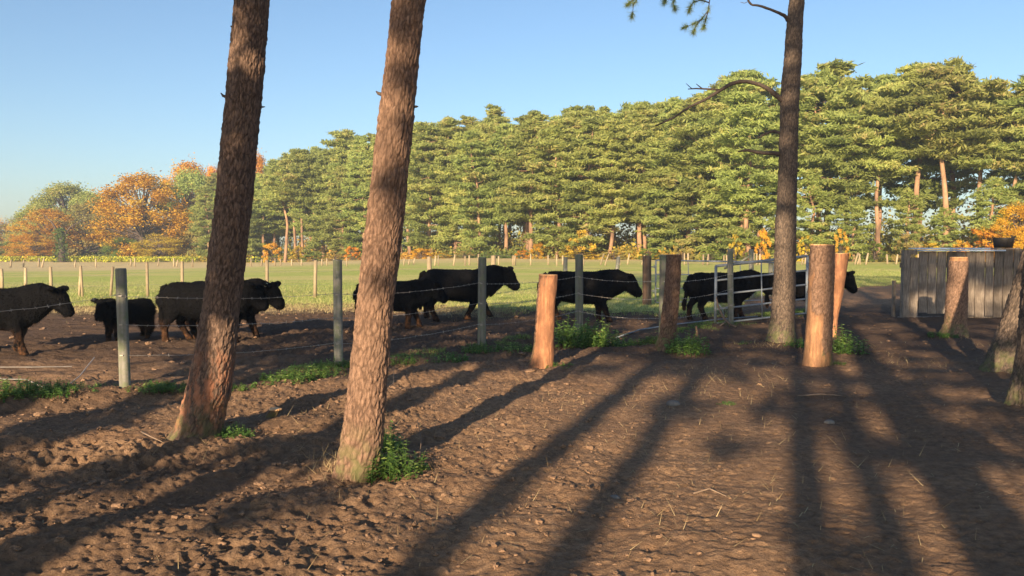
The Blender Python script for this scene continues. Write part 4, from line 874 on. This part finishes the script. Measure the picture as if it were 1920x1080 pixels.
# broad-leaved trees and bushes: unit meshes are 10 m high
BV = {'orange': broad_variant(0, 10, 4.4, M['orange'], 34000, .13, 110), 'orange2': broad_variant(1, 10, 4.0, M['orange'], 21000, .14, 76), 'olive': broad_variant(2, 10, 5.0, M['olive'], 24000, .14, 90), 'green': broad_variant(3, 10, 4.4, M['needle'], 26000, .15, 90), 'yellow': broad_variant(4, 10, 4.2, M['yellow'], 19000, .14, 70), 'lime': broad_variant(5, 10, 4.6, M['green'], 19000, .14, 70)}
BB = {q: broad_variant(20 + i, 3, 1.9, M[q_], 4200, .12, 34, .02) for i, (q, q_) in enumerate((('yellow', 'yellow'), ('orange', 'orange'), ('green', 'green'), ('olive', 'olive')))}
def broad(px, D, topy, wpx, kind, label, name='autumn_tree', cat='tree', group='autumn trees on the far left', unit=10.0, wu=9.2, table=None):
    X = (px - 960) / F * D; z = float(gterr(X, D)); h = (HOR - topy) / F * D + CAMZ - z; w_ = wpx / F * D / wu
    place_tree(name, (table or BV)[kind], (X, D, z - .1), rr.uniform(0, 6), (w_, w_, h / unit), label, cat, group)
for a in ((-120, 185, 400, 150, 'green', 'dull green tree cut off by the left edge'), (-25, 182, 408, 110, 'orange2', 'low orange tree at the very left edge of the far treeline'), (45, 178, 412, 90, 'olive', 'low olive-brown tree second from the left edge'),
          (90, 158, 395, 110, 'orange2', 'low orange tree in front of the big domed green tree'), (128, 172, 352, 122, 'green', 'big domed green tree with pine-like top left of the orange beech'), (82, 168, 384, 95, 'green', 'lower green shoulder tree on the outer side of the big domed green one'), (172, 170, 366, 90, 'green', 'green tree between the domed one and the orange beech'), (165, 160, 385, 110, 'olive', 'bare-twigged olive tree between the domed green tree and the orange beech'),
          (200, 190, 372, 80, 'olive', 'thin greyish tree behind the shoulder of the orange beech'), (270, 152, 334, 150, 'orange', 'big bright orange beech, the roundest tree of the far left'), (232, 148, 447, 60, 'lime', 'small light green tree under the left side of the orange beech'), (300, 146, 440, 80, 'yellow', 'small golden tree under the right side of the orange beech'),
          (350, 172, 311, 110, 'orange2', 'brown-topped tree rising behind the green one left of the first trunk'), (362, 158, 330, 100, 'green', 'tall grey-green tree just left of the first thick trunk'), (392, 150, 395, 60, 'olive', 'narrow olive tree touching the left side of the first thick trunk'), (405, 172, 320, 60, 'orange2', 'orange tree partly hidden by the first thick trunk'),
          (486, 165, 300, 60, 'orange', 'orange tree top peeping over the pines right of the first thick trunk'), (430, 150, 340, 80, 'olive', 'olive tree hidden behind the first thick trunk'), (20, 160, 455, 90, 'lime', 'low green tree at the foot of the leftmost treeline'), (330, 150, 430, 60, 'olive', 'low olive tree right of the golden one'), (60, 150, 440, 80, 'orange2', 'low orange thicket tree left of the ivy-covered trunk'), (1905, 71, 385, 90, 'orange', 'orange tree at the far wood edge, behind the black bucket')):
    broad(a[0], a[1], a[2], a[3] * 1.35, a[4], a[5])
e = tag(empty('ivy_covered_tree', (at(116, 499, 140).x, 140, float(gterr(-78, 140)) - .1)), 'thick dark ivy-covered trunk standing in front of the far left trees', 'tree'); mb = MB(); mb.tube([(0, 0, -.2), (.1, 0, 2), (0, .1, 4), (.3, 0, 6.2)], [.75, .6, .5, .2], 10, noise=.1); mb.tube([(0, 0, 4.5), (-1.5, 0, 7), (-3.2, .2, 8.6)], [.2, .12, .05], 7); mb.tube([(0, 0, 4), (1.6, 0, 6.2), (3.6, .2, 7.4)], [.2, .12, .05], 7); mb.build('trunk', M['branchbark'], e)
V, Fq, t = leaf_cloud(np.stack([NR.normal(0, .5, 1500), NR.normal(0, .5, 1500), NR.uniform(0, 6, 1500)], 1), .28, NR, .3, 1.2); obj('ivy', np_mesh('ivy', V, Fq, {'tint': t * .4}, False), M['green'], e)
bs = [(1090, 432, 62, 'yellow'), (1085, 470, 90, 'yellow'), (1850, 425, 110, 'orange'), (1925, 430, 110, 'orange'), (1905, 430, 70, 'yellow'), (1010, 455, 40, 'orange'), (560, 462, 44, 'yellow'), (510, 455, 46, 'orange'), (455, 470, 40, 'yellow'), (980, 468, 40, 'orange'), (1150, 468, 60, 'olive'), (1215, 462, 50, 'green'), (1280, 455, 50, 'olive'), (1330, 462, 46, 'green'),
      (1378, 440, 36, 'yellow'), (1405, 470, 36, 'green'), (1510, 440, 40, 'yellow'), (1430, 430, 34, 'orange'), (1575, 430, 40, 'yellow'), (1640, 452, 60, 'green'), (1700, 440, 60, 'olive'), (1745, 455, 60, 'yellow'), (1800, 450, 50, 'yellow'), (870, 470, 50, 'olive'), (790, 465, 50, 'orange'), (630, 470, 50, 'olive'), (660, 462, 40, 'orange'), (700, 470, 40, 'yellow'), (830, 474, 50, 'yellow'), (930, 474, 50, 'green'), (1240, 475, 50, 'yellow'), (590, 474, 60, 'green')]
for k, (px, ty, wd, kd) in enumerate(bs):
    nearl = min(LND, key=lambda q: abs(q[0] - px))[1]
    broad(px, dd(px) - 3.2, ty, wd, kd, '%s bush at far wood edge, %s, %s from left' % ({'yellow': 'golden', 'orange': 'orange', 'green': 'green', 'olive': 'brownish'}[kd], nearl, nth(1 + sorted(b[0] for b in bs).index(px))), 'bush', 'bush', 'bushes along the foot of the pine wood', 3.0, 4.2, BB)
# yellow flowering strip behind the far left fence, and leaf litter undergrowth at the wood's foot
n = 15000; X = NR.uniform(-105, -22, n); X = X[vn(X * .35, X * 0, X * 0, 3) > -.45]; n = len(X); Yb = 128 + (-22 - X) * .22; Y = Yb + NR.uniform(0, 9, n); C = np.stack([X, Y, gterr(X, Y) + NR.uniform(.1, .95, n)], 1); V, Fq, t = leaf_cloud(C, .26, NR, .6, 1.2)
o = obj('yellow_flower_strip', np_mesh('yellow_flower_strip', V, Fq, {'tint': t}, False), M['flower']); o['kind'] = 'stuff'; o['label'] = 'strip of bright yellow flowering crop in front of the far left trees'; o['category'] = 'crop'
n = 160000; pxs = NR.uniform(-250, 2050, n); D = np.interp(pxs, [a for a, b in DX], [b for a, b in DX]) + NR.uniform(-2, 22, n); X = (pxs - 960) / F * D; hgt = np.where(D - np.interp(pxs, [a for a, b in DX], [b for a, b in DX]) > 4, 2.6, .7)
C = np.stack([X, D, gterr(X, D) + np.abs(NR.normal(0, 1, n)) * hgt * (.7 + .6 * vn(X * .3, D * .3, X * 0, 5))], 1); V, Fq, t = leaf_cloud(C, .24, NR, .5, 1.5, np.clip(.45 + .9 * fbm(X * .12, D * .12, X * 0, 3, 8) + NR.normal(0, .12, n), 0, 1)); o = obj('undergrowth', np_mesh('undergrowth', V, Fq, {'tint': t}, False), M['brush']); o['kind'] = 'stuff'; o['label'] = 'brown and green undergrowth on the floor of the pine wood'; o['category'] = 'undergrowth'

# ------------------------------------------------------------------ unseen pines: long-shadow casters behind, and others added to cut sky light
VIS = uv
lit = []     # (u, v0, v1, half width): things the sun reaches
def lit_px(px, y0, y1, Yd, hw): 
    a, b = at(px, y0, Yd), at(px, y1, Yd); ua, va = uv(a); ub, vb = uv(b); lit.append(((ua + ub) / 2, min(va, vb), max(va, vb), hw + abs(ua - ub) / 2))
lit_px(700, 0, 885, Y2, .28); lit_px(375, 610, 840, Y1, .42); lit_px(1018, 515, 688, gnd(1018, 687).y, .3); lit_px(1530, 460, 660, gnd(1529, 684).y, .35); lit_px(1575, 476, 620, gnd(1556, 634).y, .3); lit_px(1795, 483, 600, gnd(1790, 628).y, .3); lit_px(1470, 440, 650, Y3, .35)
lit_px(236, 660, 742, tops[1][1], .2); lit_px(40, 610, 665, 12.4, .4); lit_px(455, 60, 150, Y1, .05)
def img(u, v):
    s = v / TE; X, Y = u * CT + s * ST, -u * ST + s * CT
    if Y < 2: return None
    return 960 + F * X / Y, HOR + F * CAMZ / Y, s
def dark(u, v):
    for a, v0, v1, hw in lit:
        if abs(u - a) < hw and v0 - .1 < v < v1 + .1: return 0
    d = 0; g = img(u, v)
    if g:
        px, py, s = g
        if -100 < px < 1480 and 575 < py < 700: d = .95 if px > 420 else .6
        if 1480 <= px < 1760 and 545 < py < 610: d = .9
        if 1330 < px < 2000 and 690 < py < 832: d = .9 if px > 1480 else .62
        if 1500 < px < 2000 and 832 <= py < 1090: d = .6 if py < 905 else .3
        if -100 < px < 760 and 930 < py < 1100: d = .5
        if -200 < px < 300 and 850 < py < 930: d = .5
        if 440 < px < 640 and 800 < py < 900: d = .4
        if 1200 < px < 1420 and 745 < py < 790: d = .8
        if -50 < px < 340 and 778 < py < 875: d = .7
        if 1100 < px < 1700 and 512 < py < 575: d = .75
        if 940 < px <= 1100 and 545 < py < 575: d = .6
        if 1600 < px < 1700 and 610 < py < 690: d = .3
        if 1700 < px < 2000 and 590 < py < 690: d = .85
    for pxa, pxb, ya, yb, Yd, q in ((405, 455, 150, 590, Y1, 1), (1465, 1490, 0, 425, Y3, .95), (225, 245, 500, 650, tops[1][1], .9), (628, 645, 485, 560, tops[2][1], .6), (896, 912, 480, 650, tops[3][1], .7), (1078, 1095, 475, 620, tops[4][1], .7), (1240, 1275, 475, 650, gnd(1243, 656).y, .9), (1340, 1440, 490, 600, 17.0, .6), (1725, 1990, 440, 560, Yp, 1), (1690, 1722, 468, 597, Yp, 1), (1860, 1910, 560, 700, gnd(1870, 697).y, .8), (1895, 1990, 480, 770, gnd(1925, 766).y, .8)):
        ua, va = uv(at(pxa, ya, Yd)); ub, vb = uv(at(pxb, yb, Yd))
        if min(ua, ub) - .24 < u < max(ua, ub) + .24 and min(va, vb) < v < max(va, vb): d = max(d, q)
    return d
# trunks behind, one for each long streak of shade: (picture point on the streak, distance behind, radius)
streaks = [((105, 918), 3.5, .14), ((30, 1052), 6, .2), ((70, 800), 8, .2), ((980, 890), 13, .17), ((1165, 905), 16, .16), ((1510, 980), 11, .14), ((1855, 990), 10, .26), ((1672, 1000), 15, .14), ((-250, 900), 12, .2)]
trees_b = []
for k, ((px, py), back, r) in enumerate(streaks):
    g = gnd(px, py); u = uv(g)[0]; trees_b.append((u, -back, r))
trees_b += [(14.5, -6, .2), (17, -11, .2), (19, -2, .2), (21, -8, .2), (24, 0, .2), (16.5, 2, .18), (6.5, -15, .2), (9.5, -12, .2), (13, -16, .2), (-7.5, -14, .2)]
crowns = [[] for _ in trees_b]; rb = random.Random(9)
for k, (u, s0, r) in enumerate(trees_b):      # unseen pines added beside the yard, full crowns to dim the sky light
    if u >= 14.5:
        for q in range(70): a_, d_ = rb.uniform(0, 6.28), 3.0 * rb.random() ** .5; z_ = rb.uniform(4.5, 12); crowns[k].append((u + math.cos(a_) * d_ * (1.2 - z_ / 20), s0 + math.sin(a_) * d_, z_, .55))
du = .34
for iu in range(int(-9 / du), int(16 / du)):
    for iv in range(int(.9 / du), int(13.5 / du)):
        u, v = (iu + .5) * du, (iv + .5) * du; q = dark(u, v)
        if q <= 0: continue
        if q < .7 and float(fbm(np.array([u * .9]), np.array([v * 2.2]), np.array([.5]), 2, 12)[0]) > (q - .5) * .9: continue
        if q >= .7 and rb.random() > q: continue
        
        k = min([i for i in range(len(trees_b)) if trees_b[i][1] < -3], key=lambda i: abs(trees_b[i][0] - u) + rb.uniform(0, .8)); s0 = trees_b[k][1] + rb.uniform(-1.2, 1.2)
        z = v - s0 * TE; crowns[k].append((u + rb.uniform(-.08, .08), s0, z + rb.uniform(-.08, .08), .27 * (0.8 + .4 * q)))
        if q >= 1: crowns[k].append((u + rb.uniform(-.16, .16), s0 - .6, z + .6 * TE + rb.uniform(-.17, .17), .34))
for k, (u, s0, r) in enumerate(trees_b):
    X, Y = u * CT + s0 * ST, -u * ST + s0 * CT; e = empty('pine_tree', (X, Y, 0)); hh = max([c_[2] for c_ in crowns[k]] + [9]) + .6
    tag(e, 'unseen pine behind or beside the viewpoint that shades the yard', 'tree', 'pines behind the viewpoint'); mb = MB(); rr_ = random.Random(k); zz = np.linspace(-.1, hh, 12)
    mb.tube([(rr_.uniform(-.03, .03), 0, z) for z in zz], [max(.03, r * (1.12 - .75 * z / hh)) for z in zz], 12); mb.build('trunk', M['bark3'], e)
    if crowns[k]:
        P = [((a * CT + b * ST) - X, (-a * ST + b * CT) - Y, z, r_) for a, b, z, r_ in crowns[k]]; mb = MB()
        for (x, y, z, r_) in P[::3]: mb.tube([(0, 0, max(.5, z - .3)), (x * .5, y * .5, z - .05), (x, y, z)], [.025, .014, .006], 4, False)
        mb.build('limbs', M['branchbark'], e); obj('crown', crown_mesh(P, 40 + k, 120, .10), M['needle'], e)

# ------------------------------------------------------------------ faint autumn haze over the meadow
hm = bpy.data.materials.new('thin haze'); hm.use_nodes = True; ht = hm.node_tree; ht.nodes.clear()
pv = ht.nodes.new('ShaderNodeVolumePrincipled'); pv.inputs['Color'].default_value = (.8, .9, 1.0, 1); pv.inputs['Density'].default_value = HAZE; pv.inputs['Anisotropy'].default_value = .2
ho = ht.nodes.new('ShaderNodeOutputMaterial'); ht.links.new(pv.outputs[0], ho.inputs['Volume'])
mb = MB(); mb.box((0, 150, 13), (860, 620, 32)); hz = mb.build('haze', hm, None, False); hz['kind'] = 'stuff'
